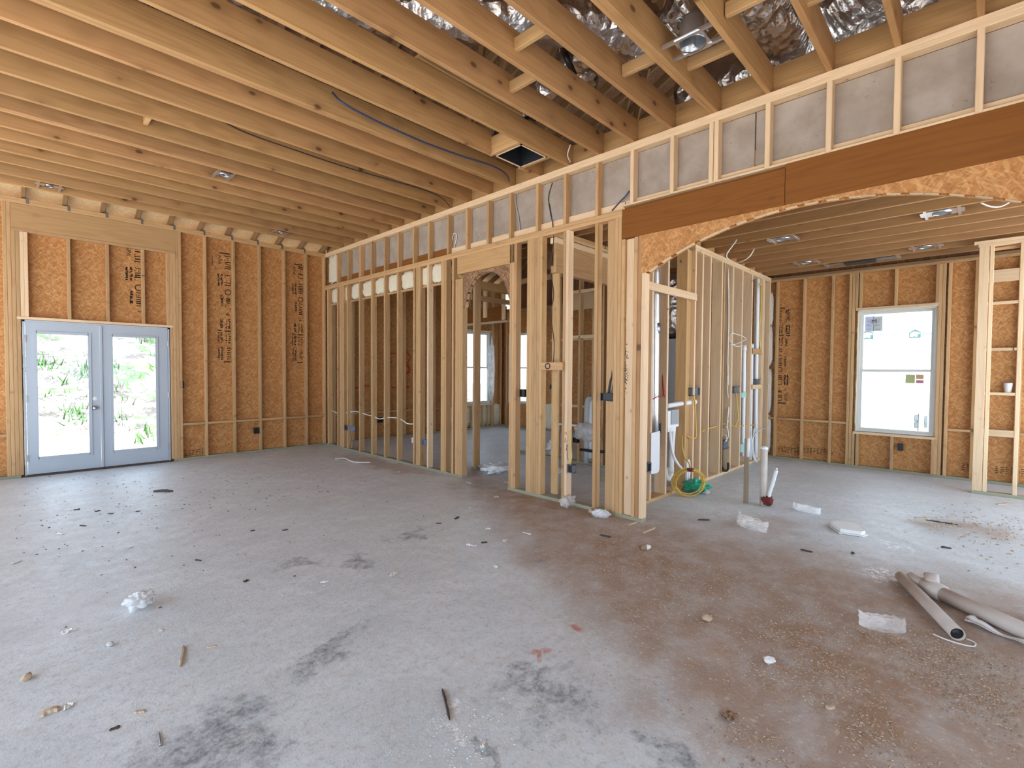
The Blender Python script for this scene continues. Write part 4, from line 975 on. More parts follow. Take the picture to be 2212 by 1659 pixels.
tag(bpy.data.objects['access_panel'], 'white plastic panel hung over bottom of metal flue', 'panel'); bpy.data.objects['access_panel'].data.materials[0] = MT['white_pvc']
# laundry box and drains
lb = empty('laundry_box', D(1456, 925), 'white plastic laundry valve box between plumbing wall studs', 'valve box')
l0, l1_ = D(1443, 888, YD+.02), D(1466, 921, YD+.02)
boxes('box_body', [((l0[0], YD+.02, l1_[2]), (l1_[0], YD+.10, l0[2]))], 'white_pvc', lb); a, b_ = D(1450, 886, YD+.015), D(1465.5, 915, YD+.015)
boxes('box_cover', [((a[0], YD+.008, b_[2]), (b_[0], YD+.019, a[2]))], 'wrap', lb)
boxes('box_neck', [((l0[0]+.03, YD+.03, l1_[2]-.05), (l1_[0]-.06, YD+.09, l1_[2]))], 'white_pvc', lb)
def pipe(label, pts, r, mat='white_pvc', k=5, sides=14, fit=None, hollow=0):
    o = empty('drain_pipe', tuple(pts[0]), label, 'pipe'); tube('pipe_run', pts, r, mat, o, sides=sides, k=k, hollow=hollow)
    for c, ax, L, rr in fit or []: c = Vector(c); ax = Vector(ax); tube('coupling', [c-ax*L/2, c+ax*L/2], rr, mat, o, sides=sides)
    return o
pipe('white drain pipe with trap below laundry valve box', [D(1455, 921, YD+.06), D(1452, 960, YD+.07), D(1450, 1010, YD+.08), D(1449, 1028, YD+.08), D(1443, 1034, YD+.08), D(1438, 1026, YD+.08), D(1437, 1012, YD+.08)], .030, fit=[(D(1449, 1015, YD+.08), (0, 0, 1), .07, .038)])
pipe('white hose curving down from laundry valve box', [D(1447, 925, YD+.04), D(1449, 955, YD+.0), D(1455, 985, YD-.03), D(1465, 1003, YD-.06), D(1474, 1014, YD-.08)], .016)
pipe('level white pipe through first plumbing wall studs', [D(1440, 877, YD+.05), D(1470, 872, YD+.05), D(1501, 868, YD+.05)], .030, fit=[(D(1499, 868.5, YD+.05), (1, 0, 0), .05, .036)])
pipe('white riser with valves behind coiled yellow cable', [D(1483, 1040, YD-.02), D(1484, 1000, YD-.01), D(1488, 1000, YD-.01), D(1487, 1045, YD-.02)], .020)
pipe('white stack pipe rising through plumbing wall top plate', [D(1632, 1000, YD+.06), D(1633, 830, YD+.06), D(1637, 590, YD+.06)], .034, fit=[(D(1634, 760, YD+.06), (0, 0, 1), .09, .042)])
pipe('second white stack pipe beside far stud of plumbing wall', [D(1620, 1000, YD+.07), D(1622, 870, YD+.07), D(1624, 745, YD+.07)], .026, fit=[(D(1624, 748, YD+.07), (0, 0, 1), .08, .034)])
pipe('white vent pipe with blue tape labels in middle of plumbing wall', [D(1604, 985, YD+.07), D(1606, 850, YD+.07), D(1607, 748, YD+.07)], .032, fit=[(D(1607, 752, YD+.07), (0, 0, 1), .07, .04)])
for i, (p0, p1) in enumerate((((1602, 848), (1612, 858)), ((1600, 960), (1610, 974)))):
    l, h = ybox_px(*p0, *p1, YD+.02, .003); tag(boxes('tape_label', [(l, h)], plain('mint_tape%d' % i, (.38, .62, .55), .6)), ('mint tape label at waist height', 'mint tape label at knee height')[i]+' on white vent pipe', 'label')
pipe('black drain pipe with u-shaped foot in plumbing wall', [D(1559, 780, YD+.05), D(1559.5, 900, YD+.05), D(1560, 1000, YD+.03), D(1562, 1014, YD+.0), D(1568, 1017, YD-.01), D(1573, 1012, YD-.01), D(1573, 1000, YD-.01)], .016, 'black')
l, h = ybox_px(1560, 926, 1570, 941, YD+.01, .02); tag(boxes('tile_scrap', [(l, h)], 'card'), 'pinkish card tag beside black drain pipe', 'tag')
pipe('white flexible tube bundle at foot of far stack pipe', [D(1629, 925, YD-.01), D(1626, 950, YD-.02), D(1627, 975, YD-.03), D(1634, 1000, YD-.05)], .012)
pipe('thin white tube looping to floor from far stack pipe', [D(1655, 924, YD-.01), D(1640, 930, YD-.03), D(1627, 945, YD-.04), D(1624, 965, YD-.03), D(1628, 990, YD-.03), D(1637, 998, YD-.08)], .008)
# grey air handler behind the plumbing wall
ah = empty('air_handler', (7.1, 3.35, 0), 'tall grey air handler cabinet with foil plenum behind plumbing wall', 'air handler')
boxes('cabinet', [((6.75, 3.1, .25), (7.55, 3.7, 1.95))], 'duct_grey', ah); boxes('stand', [((6.8, 3.15, 0), (7.5, 3.65, .25))], 'wrap', ah)
crumple('plenum', (7.15, 3.4, 1.95), (.80, .58, .95), 'foil', ah, seed=5, amp=.06, res=16, fold=5, boxy=8)
tube('plenum_duct', [(7.15, 3.4, 2.78), (7.15, 3.9, 2.86), (7.1, 4.4, 2.84)], .20, 'foil', ah, sides=16)
# stub-ups in the kitchen floor
st = empty('stub_post', tuple(fl(1611, 1087)), 'thin weathered wooden stake standing in kitchen slab', 'stake')
c = fl(1611, 1087); zt_ = P(1614, 948, 0, c[0])[2]
ct = P(1614, 948, 0, c[0])
beam('stake', (c[0], c[1], 0), (ct[0], ct[1], ct[2]), .05, .022, 'darkpine', st, upv=(0, 1, 0)); tube('white_tip', [(ct[0], ct[1]-.012, ct[2]-.20), (ct[0], ct[1]-.014, ct[2]+.01)], .018, 'white_pvc', st)
c = fl(1649, 1092); ct = P(1650.5, 968, 0, c[0])
su = empty('stub_pipe', tuple(c), 'white capped pipe stub wrapped red at its base in kitchen slab', 'pipe')
tube('pipe_run', [c, ct], .036, 'dirty_pvc', su, sides=18); lathe('pipe_cap', [(.036, 0), (.040, .002), (.040, .02), (.02, .032), (0, .034)], ct-np.array([0, 0, .012]), 'white_pvc', su)
ct2 = P(1677, 1016, 0, c[0]+.02)
tube('bent_tube', [c+np.array([.02, -.05, .03]), P(1661, 1070, 0, c[0]), P(1669, 1045, 0, c[0]+.01), ct2], .019, 'white_pvc', su, sides=10); tube('tube_end', [ct2, ct2+np.array([0, 0, .03])], .012, 'galv', su)
crumple('red_wrap', (c[0]-.005, c[1]-.035, .0), (.10, .11, .10), 'redtape', su, seed=3, amp=.35, res=12, fold=4.0)

# ------------------------------------------------------------------ ceiling fixtures
def can_light(label, cx, cy, z, along, group=None, e=(.17, .105), r=.075, box=True):
    """recessed can: pan, can, two hanger bars"""
    o = empty('recessed_light', (cx, cy, z), label, 'recessed light', group)
    e = e if along == 0 else (e[1], e[0])
    n = 22; poly = []
    vs, fs = [], []
    ring = [(math.cos(2*math.pi*i/n), math.sin(2*math.pi*i/n)) for i in range(n)]
    for x, y in ring: vs.append((cx+x*r, cy+y*r, z+.012))
    for x, y in ring:
        m = max(abs(x)/e[0], abs(y)/e[1]); vs.append((cx+x/m/1.0, cy+y/m/1.0, z+.012))
    fs = [(i, (i+1) % n, n+(i+1) % n, n+i) for i in range(n)]
    mk('pan', vs, fs, 'galv', o)
    lathe('can', [(r, .0), (r, .14), (r*.8, .17), (0, .17)], (cx, cy, z+.012), 'galv', o, seg=22)
    lathe('trim_ring', [(r*.98, .01), (r*1.04, .0), (r*1.04, .014)], (cx, cy, z), 'chrome', o, seg=22)
    for s in (-1, 1):
        if along == 0: boxes('hanger_bar', [((cx+s*e[0]*.75-.012, cy-.184, z+.006), (cx+s*e[0]*.75+.012, cy+.184, z+.026))], 'galv', o)
        else: boxes('hanger_bar', [((cx-.184, cy+s*e[1]*.75-.012, z+.006), (cx+.184, cy+s*e[1]*.75+.012, z+.026))], 'galv', o)
    if box: boxes('junction_box', [((cx+e[0]*.55-.04, cy+e[1]*.55-.04, z+.03), (cx+e[0]*.55+.04, cy+e[1]*.55+.04, z+.10))], 'galv', o)
    return o
can_light('round metal light can between kitchen joists nearest plumbing wall', 6.555, 1.78, ZK, 1)
can_light('round metal light can between kitchen joists near arch crown', 6.555, .33, ZK, 1)
can_light('round metal light can between far kitchen joists beside pantry', 8.19, .56, ZK, 1)
can_light('round metal light can between far kitchen joists left of window', 8.19, 1.90, ZK, 1)
can_light('shiny light can with long hanger bars in main ceiling near arch beam', 3.30, 1.487, ZT+.03, 0, e=(.12, .10), r=.088)
for p, l in (((483, 383), 'small light can midway across main ceiling joists'), ((107, 404), 'slim metal light frame above french doors'), ((604, 506), 'slim metal light frame above blank bay of back wall')):
    q = P(*p, 2, ZT); j = min(JY, key=lambda y: abs(y+.22-q[1])); can_light(l, q[0], j+.222, ZT+.01, 0, e=(.10, .07) if p[0] == 483 else (.13, .05), r=.05 if p[0] == 483 else .04)
rg_ = empty('register_frame', (8.6, 1.25, ZK), 'metal duct register frame on hanger bars above kitchen window', 'vent')
boxes('frame', [((8.47, .85, ZK+.02), (8.50, 1.75, ZK+.05)), ((8.72, .85, ZK+.02), (8.75, 1.75, ZK+.05)), ((8.47, .86, ZK+.01), (8.75, .90, ZK+.03)), ((8.47, 1.72, ZK+.01), (8.75, 1.76, ZK+.03))], 'galv', rg_)
boxes('boot', [((8.50, 1.14, ZK-.012), (8.72, 1.5, ZK+.12))], 'duct_dark', rg_)
boot = empty('duct_boot', (3.73, 3.5, ZT), 'dark square sheet metal duct boot framed in main ceiling', 'duct boot')
bx0, bx1, by0, by1 = 3.513, 3.914, 3.303, 3.683
boxes('boot_walls', [((bx0, by0, ZT), (bx0+.004, by1, ZT+.26)), ((bx1-.004, by0, ZT), (bx1, by1, ZT+.26)), ((bx0, by0, ZT), (bx1, by0+.004, ZT+.26)), ((bx0, by1-.004, ZT), (bx1, by1, ZT+.26)), ((bx0, by0, ZT+.256), (bx1, by1, ZT+.26))], 'duct_dark', boot)
boxes('boot_flange', [((bx0, by0, ZT-.003), (bx0+.02, by1, ZT)), ((bx1-.02, by0, ZT-.003), (bx1, by1, ZT)), ((bx0, by0, ZT-.003), (bx1, by0+.02, ZT)), ((bx0, by1-.02, ZT-.003), (bx1, by1, ZT))], 'pine_light', boot)
def flex(label, pts, r, seed=0, group=None):
    def rad(t, a, i): return r*(1+.04*math.sin(i*2.1)+.16*mnoise.noise(Vector((math.cos(a)*1.6+seed, math.sin(a)*1.6, t*14))))
    return tag(tube('flex_duct', pts, r, 'foil', None, sides=20, k=16, rad=rad), label, 'duct', group)
A4 = lambda px, py, z=4.25: tuple(P(px, py, 2, z))
flex('long silver flex duct crossing attic above main joists', [A4(500, -60, 4.35), A4(800, -5, 4.35), A4(960, 25, 4.3), A4(1140, 30, 4.3), A4(1300, 45, 4.3), A4(1400, 80, 4.25)], .21, 1)
flex('silver flex duct lying in attic beside arch beam cans', [A4(1350, 120, 4.2), A4(1420, 90, 4.15), A4(1470, 40, 4.15), A4(1530, -40, 4.2)], .15, 2)
flex('large crumpled foil duct above short studs of arch beam', [A4(1560, -70, 4.3), A4(1650, 20, 4.22), A4(1720, 60, 4.2), A4(1800, 20, 4.25), A4(1900, -60, 4.3)], .22, 3)
flex('foil-wrapped duct sagging beyond bearing wall near frame edge', [(4.75, 2.2, 4.2), (4.7, 1.2, 4.15), (4.75, .3, 4.2), (4.7, -.9, 4.25)], .24, 4)
flex('silver duct dropping into attic over small ceiling boot', [A4(1225, 110, 4.5), A4(1245, 150, 4.3), A4(1265, 185, 4.1)], .13, 5)
flex('short foil duct tail entering square ceiling boot', [(3.75, 3.5, 3.96), (3.7, 3.4, 4.12), (3.6, 3.0, 4.2), (3.5, 2.5, 4.25)], .13, 6)
tag(tube('duct_strap', [A4(1213, 95, 4.6), A4(1222, 120, 4.12), A4(1240, 160, 4.05)], .03, 'black', None, sides=4), 'black strap hanging beside silver duct in attic', 'strap')
for i, x in enumerate(rx[9:21]):
    zz = ZT-.01
    tag(boxes('hurricane_tie', [((x+.022, YA-.004, zz-.05), (x+.05, YA-.001, zz+.03)), ((x+.022, YA-.004, zz+.0), (x+.025, YA+.03, zz+.07))], 'nail'), 'bent metal rafter tie nailed over top plate of back wall', 'rafter tie', 'rafter ties along back wall')
# bath plumbing glimpsed through the studs
pipe('grey drain stack in bathroom behind bearing wall', [B(1276, 858, 6.1), B(1269, 868, 6.1), B(1267, 900, 6.1), B(1266, 1000, 6.1)], .04, 'grey_pvc')
pipe('white vent pipe beside bathroom drain stack', [B(1275, 860, 6.15), B(1274, 990, 6.15)], .035)
pipe('black drain arm crossing bathroom near floor', [B(1254, 971, 6.0), B(1285, 975, 6.0), B(1305, 976, 6.0)], .022, 'black')
pipe('white supply tube on bathroom partition', [B(1186, 914, 6.15), B(1205, 916, 6.15), B(1225, 918, 6.15), B(1262, 920, 6.15)], .016)
tag(crumple('plastic_bag', tuple(P(1265, 955, 0, 6.05)), (.3, .3, .25), 'film', None, seed=9, amp=.4, res=10), 'clear plastic bag hung over bathroom pipes', 'bag')
ws = empty('loose_block', tuple(P(1190, 790, 0, XB-.02)), 'short board marked with a black O nailed across doorway post', 'board')
l, h = bbox_px(1167, 782.5, 1214, 800, XB-.04, T)
board('block', l, h, 'pine', ws); q = P(1183, 791, 0, XB-.041)
marks('ink_circle', [(.034*math.cos(a), .03*math.sin(a), .034*math.cos(a+.5), .03*math.sin(a+.5), .013) for a in np.arange(0, 6.3, .5)], (XB-.0405, q[1], q[2]), (0, -1, 0), (0, 0, 1), 'marker', ws)
tag(crumple('plastic_sheet', tuple(P(1061, 872, 1, YA-.05)), (.22, .06, 1.45), 'film_white', None, seed=14, amp=.25, res=16, fold=3), 'white plastic sheet hanging beside window beyond the doorway', 'plastic sheet')

# ------------------------------------------------------------------ things on the floor and shelves
z = P(2170, 848, 0, XC)[2]; q = P(2177, 845, 0, XC+.04)
cp = empty('paper_cup', (XC+.045, q[1], z), 'white paper cup standing on pantry blocking', 'cup')
lathe('cup_body', [(0, .002), (.033, 0), (.047, .125), (.049, .128), (.045, .125), (.031, .006), (0, .006)], (XC+.045, q[1], z), 'cup', cp); lathe('cup_rim', [(.047, .122), (.051, .126), (.047, .131)], (XC+.045, q[1], z), 'wrap', cp)
r1, r2 = fl(1946, 1256), fl(2068, 1384)
dv = (Vector(r2)-Vector(r1)); dv.z = 0; dn = dv.normalized()
p1 = empty('cut_pipe', tuple(r1), 'straight dusty white pipe with open round end on floor', 'pipe')
tube('pipe_run', [Vector(r1)+Vector((0, 0, .036)), Vector(r2)+Vector((0, 0, .036))], .036, 'dirty_pvc', p1, sides=24, hollow=.12)
tube('pipe_bore_shade', [Vector(r1)+dn*.01+Vector((0, 0, .036)), Vector(r2)-dn*.012+Vector((0, 0, .036))], .031, 'black', p1, sides=20)  # black plug paints the shade inside the open pipe
e_ = Vector(r2)+Vector((0, 0, .006)); sd_ = Vector((-dn.y, dn.x, 0))
tube('shaving_ring', [e_-dn*.02-sd_*.1, e_+dn*.02-sd_*.06, e_+dn*.05+sd_*.0, e_+dn*.05+sd_*.05, e_+dn*.0+sd_*.075, e_-dn*.03+sd_*.05], .004, 'paper', p1, sides=5)
r3, r4 = fl(2030, 1296), fl(2260, 1402)
p2 = empty('fitting_pipe', tuple(r3), 'thick dusty pipe with angled fitting lying on floor', 'pipe')
tube('pipe_run', [Vector(r3)+Vector((0, 0, .045)), Vector(r4)+Vector((0, 0, .045))], .045, 'dirty_pvc', p2, sides=24, hollow=.1)
r5 = fl(1972, 1262); u = (Vector(r3)-Vector(r4)).normalized()
tube('hub', [Vector(r3)-u*.02+Vector((0, 0, .05)), Vector(r3)+u*.10+Vector((0, 0, .05))], .054, 'dirty_pvc', p2, sides=24)
tube('elbow', [Vector(r3)+u*.06+Vector((0, 0, .05)), Vector(r3)+u*.14+Vector((0, 0, .052)), Vector(r5)+Vector((0, 0, .04))], .043, 'dirty_pvc', p2, sides=20, k=8)
tube('branch', [Vector(r3)+u*.05+Vector((0, 0, .05)), Vector(r3)+u*.10+Vector((.02, -.03, .13))], .04, 'dirty_pvc', p2, sides=18)
a_, b_ = fl(2092, 1345), fl(2225, 1400)
sl = empty('torn_strip', tuple(a_), 'torn white plastic strip curling beside thick pipe', 'strip')
dd = Vector(b_)-Vector(a_); nn = Vector((-dd.y, dd.x, 0)).normalized(); vs_, fs_ = [], []
for i in range(15):
    t_ = i/14; c_ = Vector(a_)+dd*t_; w_ = .022+.01*math.sin(t_*7)+(.02 if i < 2 else 0)
    for j in range(6):
        an = math.pi*(j/5)*1.25-.3; vs_.append(tuple(c_+nn*(math.cos(an)*w_)+Vector((0, 0, .008+abs(math.sin(an))*w_*.9+.006*math.sin(t_*9)))))
fs_ = [(i*6+j, i*6+j+1, (i+1)*6+j+1, (i+1)*6+j) for i in range(14) for j in range(5)]
mk('strip', vs_, fs_, 'paper', sl, smooth=True)
def bag(nm, label, px, py, size, rot, mat, seed, cat='bag', amp=.3, fold=2.0):
    c = fl(px, py); return tag(crumple(nm, (c[0], c[1], 0.0), size, mat, None, seed=seed, amp=amp, res=18, rot=rot, fold=fold), label, cat)
# folded clear bags standing on the slab
def pillow(nm, label, px0, py0, px1, py1, h, mat, seed, bow=.35, lean=.35):
    """a crinkled two-layer bag standing open like a boat"""
    a, b = Vector(fl(px0, py0)), Vector(fl(px1, py1)); d = b-a; n = Vector((d.y, -d.x, 0)).normalized()
    if n.dot(Vector((-1, -1, 0))) < 0: n = -n
    N, Mm = 26, 9; vs, fs = [], []
    for side in (0, 1):
        base = len(vs)
        for i in range(N+1):
            t = i/N; sw = math.sin(math.pi*t)**.7
            for j in range(Mm+1):
                s_ = j/Mm
                z = h*s_*(.55+.35*sw+.22*abs(2*t-1)**4+.12*mnoise.noise(Vector((t*7+seed*3, side*5, 2))))
                out = d.length*bow*.5*sw*(1-.25*s_) if side == 0 else -d.length*bow*.10*sw*(1-s_)
                cr = mnoise.noise(Vector((t*9+seed, s_*6, side*3)))*.012+abs(mnoise.noise(Vector((t*15+seed, s_*9, side+4))))*.010
                lift = h*.30*abs(2*t-1)**5*(1 if t < .5 else .5)
                vs.append(tuple(a+d*(t+.03*mnoise.noise(Vector((s_*5, t*3, seed))))+n*(out+cr-lean*z*(.6 if side == 0 else 1.0))+Vector((0, 0, max(.001, z+lift*(.3+.7*s_)+cr*.5)))))
        fs += [(base+i*(Mm+1)+j, base+(i+1)*(Mm+1)+j, base+(i+1)*(Mm+1)+j+1, base+i*(Mm+1)+j+1) for i in range(N) for j in range(Mm)]
    return tag(mk(nm, vs, fs, mat, None, smooth=False), label, 'bag')
pillow('plastic_bag', 'crinkled clear bag propped up on brown soil near cut pipe', 1856, 1352, 1958, 1366, .085, 'film', 1)
pillow('plastic_bag', 'crinkled clear bag casting shadow near pipe stub', 1592, 1128, 1656, 1152, .105, 'film', 2)
pillow('plastic_bag', 'flattened white bag on slab between pipe stub and foam board', 1712, 1098, 1772, 1112, .07, 'film_white', 3)
fb = empty('foam_board', tuple(fl(1830, 1145)), 'thick white foam board scrap on kitchen slab', 'scrap')
c = fl(1830, 1146); ang = -.35
for z0, z1, sx, sy, nm in ((.004, .012, .17, .125, 'lower_sheet'), (.014, .045, .15, .11, 'upper_sheet')):
    pts = [(-sx, -sy*.6), (-sx*.7, -sy), (sx*.9, -sy*.8), (sx, sy*.4), (sx*.5, sy), (-sx*.8, sy*.8)]
    ca, sa_ = math.cos(ang+.79), math.sin(ang+.79)
    prism(nm, [(x*ca-y*sa_, x*sa_+y*ca) for x, y in pts], (c[0], c[1], z0), (1, 0, 0), (0, 1, 0), z1-z0, 'paper', fb)
bag('crumpled_plastic', 'crumpled bluish plastic wad on grey slab before french doors', 303, 1312, (.13, .10, .075), .6, 'film_white', 5, 'plastic', .55, 2.6)
bag('plastic_sheet', 'white plastic sheet heap on floor inside arched doorway', 1071, 1022, (.42, .34, .10), .3, 'film_white', 6, 'plastic', .5, 3)
bag('crumpled_bottle', 'crumpled clear plastic bottle at foot of bearing wall', 1298, 1119, (.08, .16, .075), .5, 'film_white', 7, 'bottle', .3, 3)
bag('plastic_bag', 'dusty clear plastic lump against bearing wall plate', 1226, 1094, (.20, .14, .10), .2, 'film', 8, 'bag', .35, 2.5)
bag('paper_wad', 'white paper wad on bathroom floor behind studs', 1204, 1024, (.22, .14, .06), .4, 'film_white', 19, 'paper', .5, 3)
bag('paper_bag', 'white and red paper bag against bathroom partition', 1196, 985, (.25, .2, .22), .2, 'film_white', 20, 'bag', .4, 2.5)
gb = bag('green_bag', 'crumpled green plastic bag under coiled yellow cable', 1505, 1062, (.30, .26, .11), .3, 'green', 9, 'bag', .45, 3)
c = fl(1487, 1066)
yc_ = empty('cable_coil', (c[0]+.05, c[1]+.1, 0), 'loose coil of yellow cable leaning at foot of plumbing wall', 'cable')
hx_, hy_ = .58, -.81
oc = P(1491, 1030, 1, YD-.22)
for i in range(6):
    r_ = .155-.010*(i % 3)+.012*(i % 2); pts = []
    for k_ in range(15):
        a = 2*math.pi*k_/14+.3*i; u_ = math.cos(a)*r_*(1+.05*i); v_ = math.sin(a)*r_
        pts.append((oc[0]+hx_*u_+.012*i, oc[1]+hy_*u_+.012*i-.10*v_, max(.008, .172+v_)))
    tube('coil_loop', pts, .0055, 'yellow', yc_, sides=6, k=4)
tube('coil_tail', [D(1473, 940, YD+.02), D(1474, 965, YD-.02), D(1480, 990, YD-.07), D(1488, 1000, YD-.15), (oc[0], oc[1], .33)], .007, 'yellow', yc_, sides=6)
boxes('tie_wrap', [((oc[0]-.03, oc[1]-.03, .31), (oc[0]+.03, oc[1]+.03, .345))], 'redtape', yc_)
wire = [fl(724, 992), fl(745, 991), fl(765, 999), fl(800, 1000)]
tag(tube('cable_scrap', [Vector(w)+Vector((0, 0, .008)) for w in wire], .008, 'whitewire', None, sides=6), 'white cable offcut lying before bearing wall', 'cable')
tag(crumple('paper_scrap', tuple(fl(729, 996)), (.16, .08, .02), 'paper', None, seed=3, res=8, flat=True), 'paper tag at end of white cable offcut', 'paper')

def chunk(nm, label, cat, px0, py0, px1, py1, w, h, mat, seed=0, group=None):
    a, b = Vector(fl(px0, py0)), Vector(fl(px1, py1)); d = b-a
    if d.length < .02: d = Vector((.02, .005, 0))
    n = Vector((-d.y, d.x, 0)).normalized()*w/2; rr = random.Random(seed*7+1); vs, fs = [], []
    N = 6
    for i in range(N+1):
        t = i/N; e = 1 if 0 < i < N else .55; j = rr.uniform(.75, 1.15)*e; up = Vector((0, 0, h*rr.uniform(.75, 1.1)*e)); bend = n*rr.uniform(-.35, .35)
        for p in (a+d*t-n*j+bend, a+d*t+n*j+bend, a+d*t+n*j*.7+up+bend, a+d*t-n*j*.7+up+bend): vs.append(tuple(p+Vector((0, 0, .0012))))
    for i in range(N):
        for s in range(4): fs.append((i*4+s, i*4+(s+1) % 4, (i+1)*4+(s+1) % 4, (i+1)*4+s))
    fs += [(3, 2, 1, 0), tuple(range(N*4, N*4+4))]
    return tag(mk(nm, vs, fs, mat), label, cat, group)
def stone(label, px, py, s, mat='stone', seed=0, nm='stone', cat='stone', group=None):
    return tag(crumple(nm, tuple(fl(px, py)), (s, s*.8, s*.6), mat, None, seed=seed, amp=.3, res=7, rot=seed), label, cat, group)
def flatbit(nm, label, cat, px, py, sx, sy, mat, seed, h=.012, group=None, rot=0.0):
    return tag(crumple(nm, tuple(fl(px, py)), (sx, sy, h), mat, None, seed=seed, res=7, rot=rot, flat=True), label, cat, group)
chunk('wood_stick', 'dark stick on pale slab in front of french doors', 'stick', 333, 1062, 373, 1062, .05, .025, 'darkwood', 1)
chunk('twig', 'thin straight twig on slab below crumpled plastic wad', 'twig', 389, 1442, 397, 1396, .012, .01, 'chip', 2)
chunk('wood_sliver', 'pale splintered wood sliver beside white paper scrap', 'wood scrap', 86, 1546, 130, 1530, .035, .012, 'chip', 3)
flatbit('paper_scrap', 'torn white paper scrap touching pale wood sliver', 'paper', 146, 1527, .05, .03, 'paper', 4, rot=1)
flatbit('paper_scrap', 'folded white paper scrap left of pale stone', 'paper', 146, 1366, .055, .035, 'paper', 5, .02)
stone('smooth white stone on grey slab', 238, 1396, .035, 'stone', 2); stone('small pale stone below crumpled plastic wad', 349, 1364, .022, 'stone', 3); stone('tan clod of mud on dark slab corner', 57, 1468, .045, 'chip', 4)
chunk('wood_chip', 'pale wood chip near thin twig', 'wood chip', 446, 1400, 468, 1396, .012, .006, 'chip', 5)
chunk('wood_chip', 'pale wood chip on dark stained slab', 'wood chip', 290, 1539, 314, 1538, .02, .006, 'chip', 6)
chunk('wood_chip', 'brown wood chip near bent nail', 'wood chip', 236, 1580, 260, 1570, .015, .007, 'darkwood', 7)
nl = empty('nail', tuple(fl(345, 1598)), 'bent nail lying on dark stained slab', 'nail')
a_, b_ = Vector(fl(344, 1585))+Vector((0, 0, .004)), Vector(fl(347, 1611))+Vector((0, 0, .004)); tube('shank', [a_, b_], .0025, 'nail', nl, sides=6); tube('head', [b_, b_+(b_-a_).normalized()*.002], .007, 'nail', nl, sides=10)
rod = chunk('metal_rod', 'dark steel rod lying beside white plaster dust', 'rod', 956, 1490, 971, 1557, .012, .01, 'darkwood', 8)
flatbit('paper_scrap', 'small white plastic plug near bottom plaster dust', 'scrap', 1043, 1612, .04, .02, 'paper', 9, .012, rot=.8)
stone('pale mortar lump on grey slab centre', 1071, 1227, .04, 'stone', 11); stone('small blue plastic bit on brown soil', 1166, 1214, .02, 'blue_box', 12, 'plastic_bit', 'plastic')
cap = empty('paper_cone', tuple(fl(1398, 1188)), 'small white cone cap with grey collar on brown soil', 'cap')
c = fl(1395, 1188); lathe('cone', [(.022, 0), (.020, .02), (.012, .04), (0, .048)], (c[0], c[1], .022), 'paper', cap, axis=(1, -.7, .1)); lathe('collar', [(.018, -.05), (.024, -.02), (.024, 0)], (c[0], c[1], .024), 'card', cap, axis=(1, -.7, .1))
chunk('wood_scrap', 'pale pointed wood splinter in front of arch post', 'wood scrap', 1390, 1152, 1415, 1140, .03, .01, 'chip', 13); chunk('wood_scrap', 'pale wood offcut at foot of arch post', 'wood scrap', 1357, 1135, 1378, 1127, .03, .012, 'chip', 14)
chunk('wood_block', 'small pale wood block against bearing wall plate', 'wood scrap', 1272, 1107, 1287, 1104, .05, .035, 'pine_light' if False else 'chip', 15)
chunk('dark_strip', 'dark flat strip on brown soil before arch', 'strip', 1295, 1156, 1320, 1161, .03, .008, 'darkwood', 16)
stone('tan paper wad on brown soil right of centre', 1527, 1343, .06, 'chip', 17, 'paper_wad', 'paper'); stone('pale crumpled paper wad on brown soil foreground', 1662, 1434, .055, 'paper', 18, 'paper_wad', 'paper')
chunk('wood_chip', 'short pale wood chip on brown soil foreground', 'wood chip', 1786, 1532, 1803, 1527, .02, .01, 'chip', 19)
flatbit('dry_leaf', 'curled brown leaf in brown soil foreground', 'leaf', 1575, 1550, .07, .05, 'card', 20, .025)
chunk('wood_stick', 'pale stick pointing at dusty soil near pantry', 'stick', 1978, 1120, 2010, 1121, .04, .012, 'chip', 21); chunk('dark_strip', 'dark strip on pale slab before pantry', 'strip', 2033, 1182, 2056, 1186, .03, .01, 'darkwood', 22)
chunk('wood_stick', 'brown stick on slab below foam board', 'stick', 1729, 1188, 1756, 1194, .02, .01, 'darkwood', 23); chunk('dark_strip', 'small black tool bit near shadow of pipe stub', 'tool bit', 1508, 1124, 1533, 1124, .03, .012, 'darkwood', 24)
stone('tiny black knob on slab below foam board', 1842, 1197, .03, 'darkwood', 25, 'black_knob', 'knob'); chunk('wood_sliver', 'pink wood sliver at foot of pantry wall', 'wood scrap', 2152, 1090, 2186, 1088, .05, .008, 'chip', 26)
chunk('wood_stick', 'long thin stick across soil before pantry', 'stick', 2000, 1124, 2070, 1135, .012, .01, 'darkwood', 27)
stone('flat grey stone fragment beside green bag', 1525, 1068, .09, 'stone', 28)
scr = [(546, 1148), (617, 1144), (430, 1210), (531, 1255), (240, 1110), (168, 1099), (298, 1106), (212, 1103), (181, 1135), (986, 1119), (949, 1131), (1048, 1170)]
for i, (x, y) in enumerate(scr): chunk('dark_scrap', 'small dark wood scrap on the open slab', 'wood scrap', x-5-(i % 3)*2, y+(i % 2)*3, x+5, y-2+(i % 3)*2, .014+.014*(i % 2), .007, 'darkwood', 30+i, 'small dark scraps on slab')
wsc = [(280, 1183), (32, 1216), (130, 1153), (42, 1133), (862, 1020), (1018, 1179), (1054, 1143), (1090, 1169), (1138, 1153), (1072, 1074), (1015, 1098), (1095, 1043), (700, 1258), (848, 1242), (1013, 1044)]
for i, (x, y) in enumerate(wsc): flatbit('white_scrap', 'small white scrap on the open slab', 'scrap', x, y, .05+.02*(i % 3), .025+.01*(i % 2), 'paper', 50+i, .012, 'small white scraps on slab', rot=i)
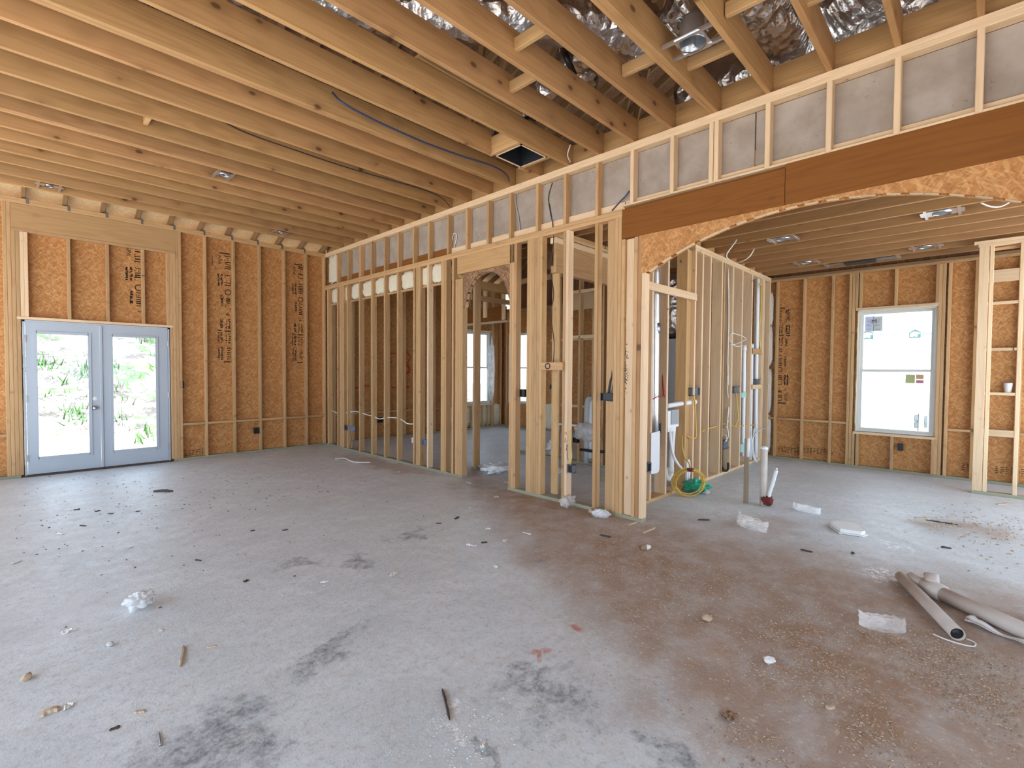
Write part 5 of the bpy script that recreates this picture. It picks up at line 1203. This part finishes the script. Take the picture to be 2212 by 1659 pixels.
# wood chips and crumbs nobody could count
def scatter(nm, label, mat, n, gen, smin, smax, seed):
    rr = random.Random(seed); vs, fs = [], []
    for _ in range(n):
        x, y = gen(rr)
        L, w, h = rr.uniform(smin, smax), rr.uniform(.25, .5), rr.uniform(.25, .6); a = rr.uniform(0, 6.28); ca, sa2 = math.cos(a), math.sin(a); i = len(vs); tz = rr.uniform(-.25, .25)
        for u, v, q_ in ((-1, -1, 0), (1, -.6, 0), (.8, 1, 0), (-.9, .7, 0), (-.6, -.4, 1), (.6, -.3, 1), (.5, .5, 1), (-.5, .4, 1)):
            uu, vv = u*L/2, v*L*w/2; vs.append((x+uu*ca-vv*sa2, y+uu*sa2+vv*ca, .0005+q_*L*h*.5+(u+1)*L*.5*max(0, tz)))
        fs += [tuple(i+k for k in f) for f in ((3, 2, 1, 0), (4, 5, 6, 7), (0, 1, 5, 4), (1, 2, 6, 5), (2, 3, 7, 6), (3, 0, 4, 7))]
    return tag(mk(nm, vs, fs, mat), label, 'debris', kind='stuff')
soils = [(1250, 1120, 1500, 1330, .5, .8), (1560, 1300, 2150, 1560, .7, 1.6), (1750, 1420, 2212, 1659, .8, 2.0), (1550, 1560, 1900, 1640, .5, 1.1), (1120, 1085, 1370, 1120, .25, 1.4), (1980, 1400, 2200, 1520, .3, 1.5), (1500, 1230, 1700, 1480, .5, .8)]
def soil_gen(rr):
    while True:
        x0, y0, x1, y1, w, k_ = rr.choices(soils, [s[5] for s in soils])[0]; a, b = fl(x0, y0), fl(x1, y1); t = rr.random(); c_ = a+(b-a)*t
        x, y = c_[0]+rr.gauss(0, w*.55), c_[1]+rr.gauss(0, w*.55)
        if mnoise.noise(Vector((x*2.5, y*2.5, 1)))+.35 > rr.random()*.8 and not (XB-.03 < x < XB2+.03 and y > 2.3) and y < 2.6: return x, y
scatter('wood_chips', 'scattered pale wood chips and sawdust over brown soil', 'chip', 5600, soil_gen, .004, .013, 1)
scatter('soil_crumbs', 'scattered brown crumbs of dried mud over the slab', 'card', 3600, soil_gen, .003, .013, 2)
def slab_gen(rr):
    while True:
        x, y = rr.uniform(-.2, 4.1), rr.uniform(.3, 8.9)
        if x+y > 1.2: return x, y
scatter('grit', 'fine pale and dark grit over the open slab', 'stone', 1500, slab_gen, .004, .012, 3)
scatter('dark_crumbs', 'fine dark crumbs over the open slab near french doors', 'darkwood', 500, lambda rr: (rr.uniform(0, 3.2), rr.gauss(6.6, 1.3)), .005, .022, 4)
scatter('plaster_crumbs', 'white plaster crumbs around dust patches', 'paper', 380, lambda rr: (lambda c_: (c_[0]+rr.gauss(0, .16), c_[1]+rr.gauss(0, .14)))(rr.choice([fl(1000, 1590), fl(960, 1620), fl(1050, 1600), fl(1900, 1235)])), .003, .008, 5)
def yard_gen(rr): return rr.uniform(5.4, 8.6), rr.gauss(.4, .55)
scatter('splinter_litter', 'splinters and shavings strewn on slab before pantry', 'chip', 420, lambda rr: (lambda c_: (c_[0]+rr.gauss(0, .5), c_[1]+rr.gauss(0, .25)))(fl(2110, 1140)), .006, .030, 6)
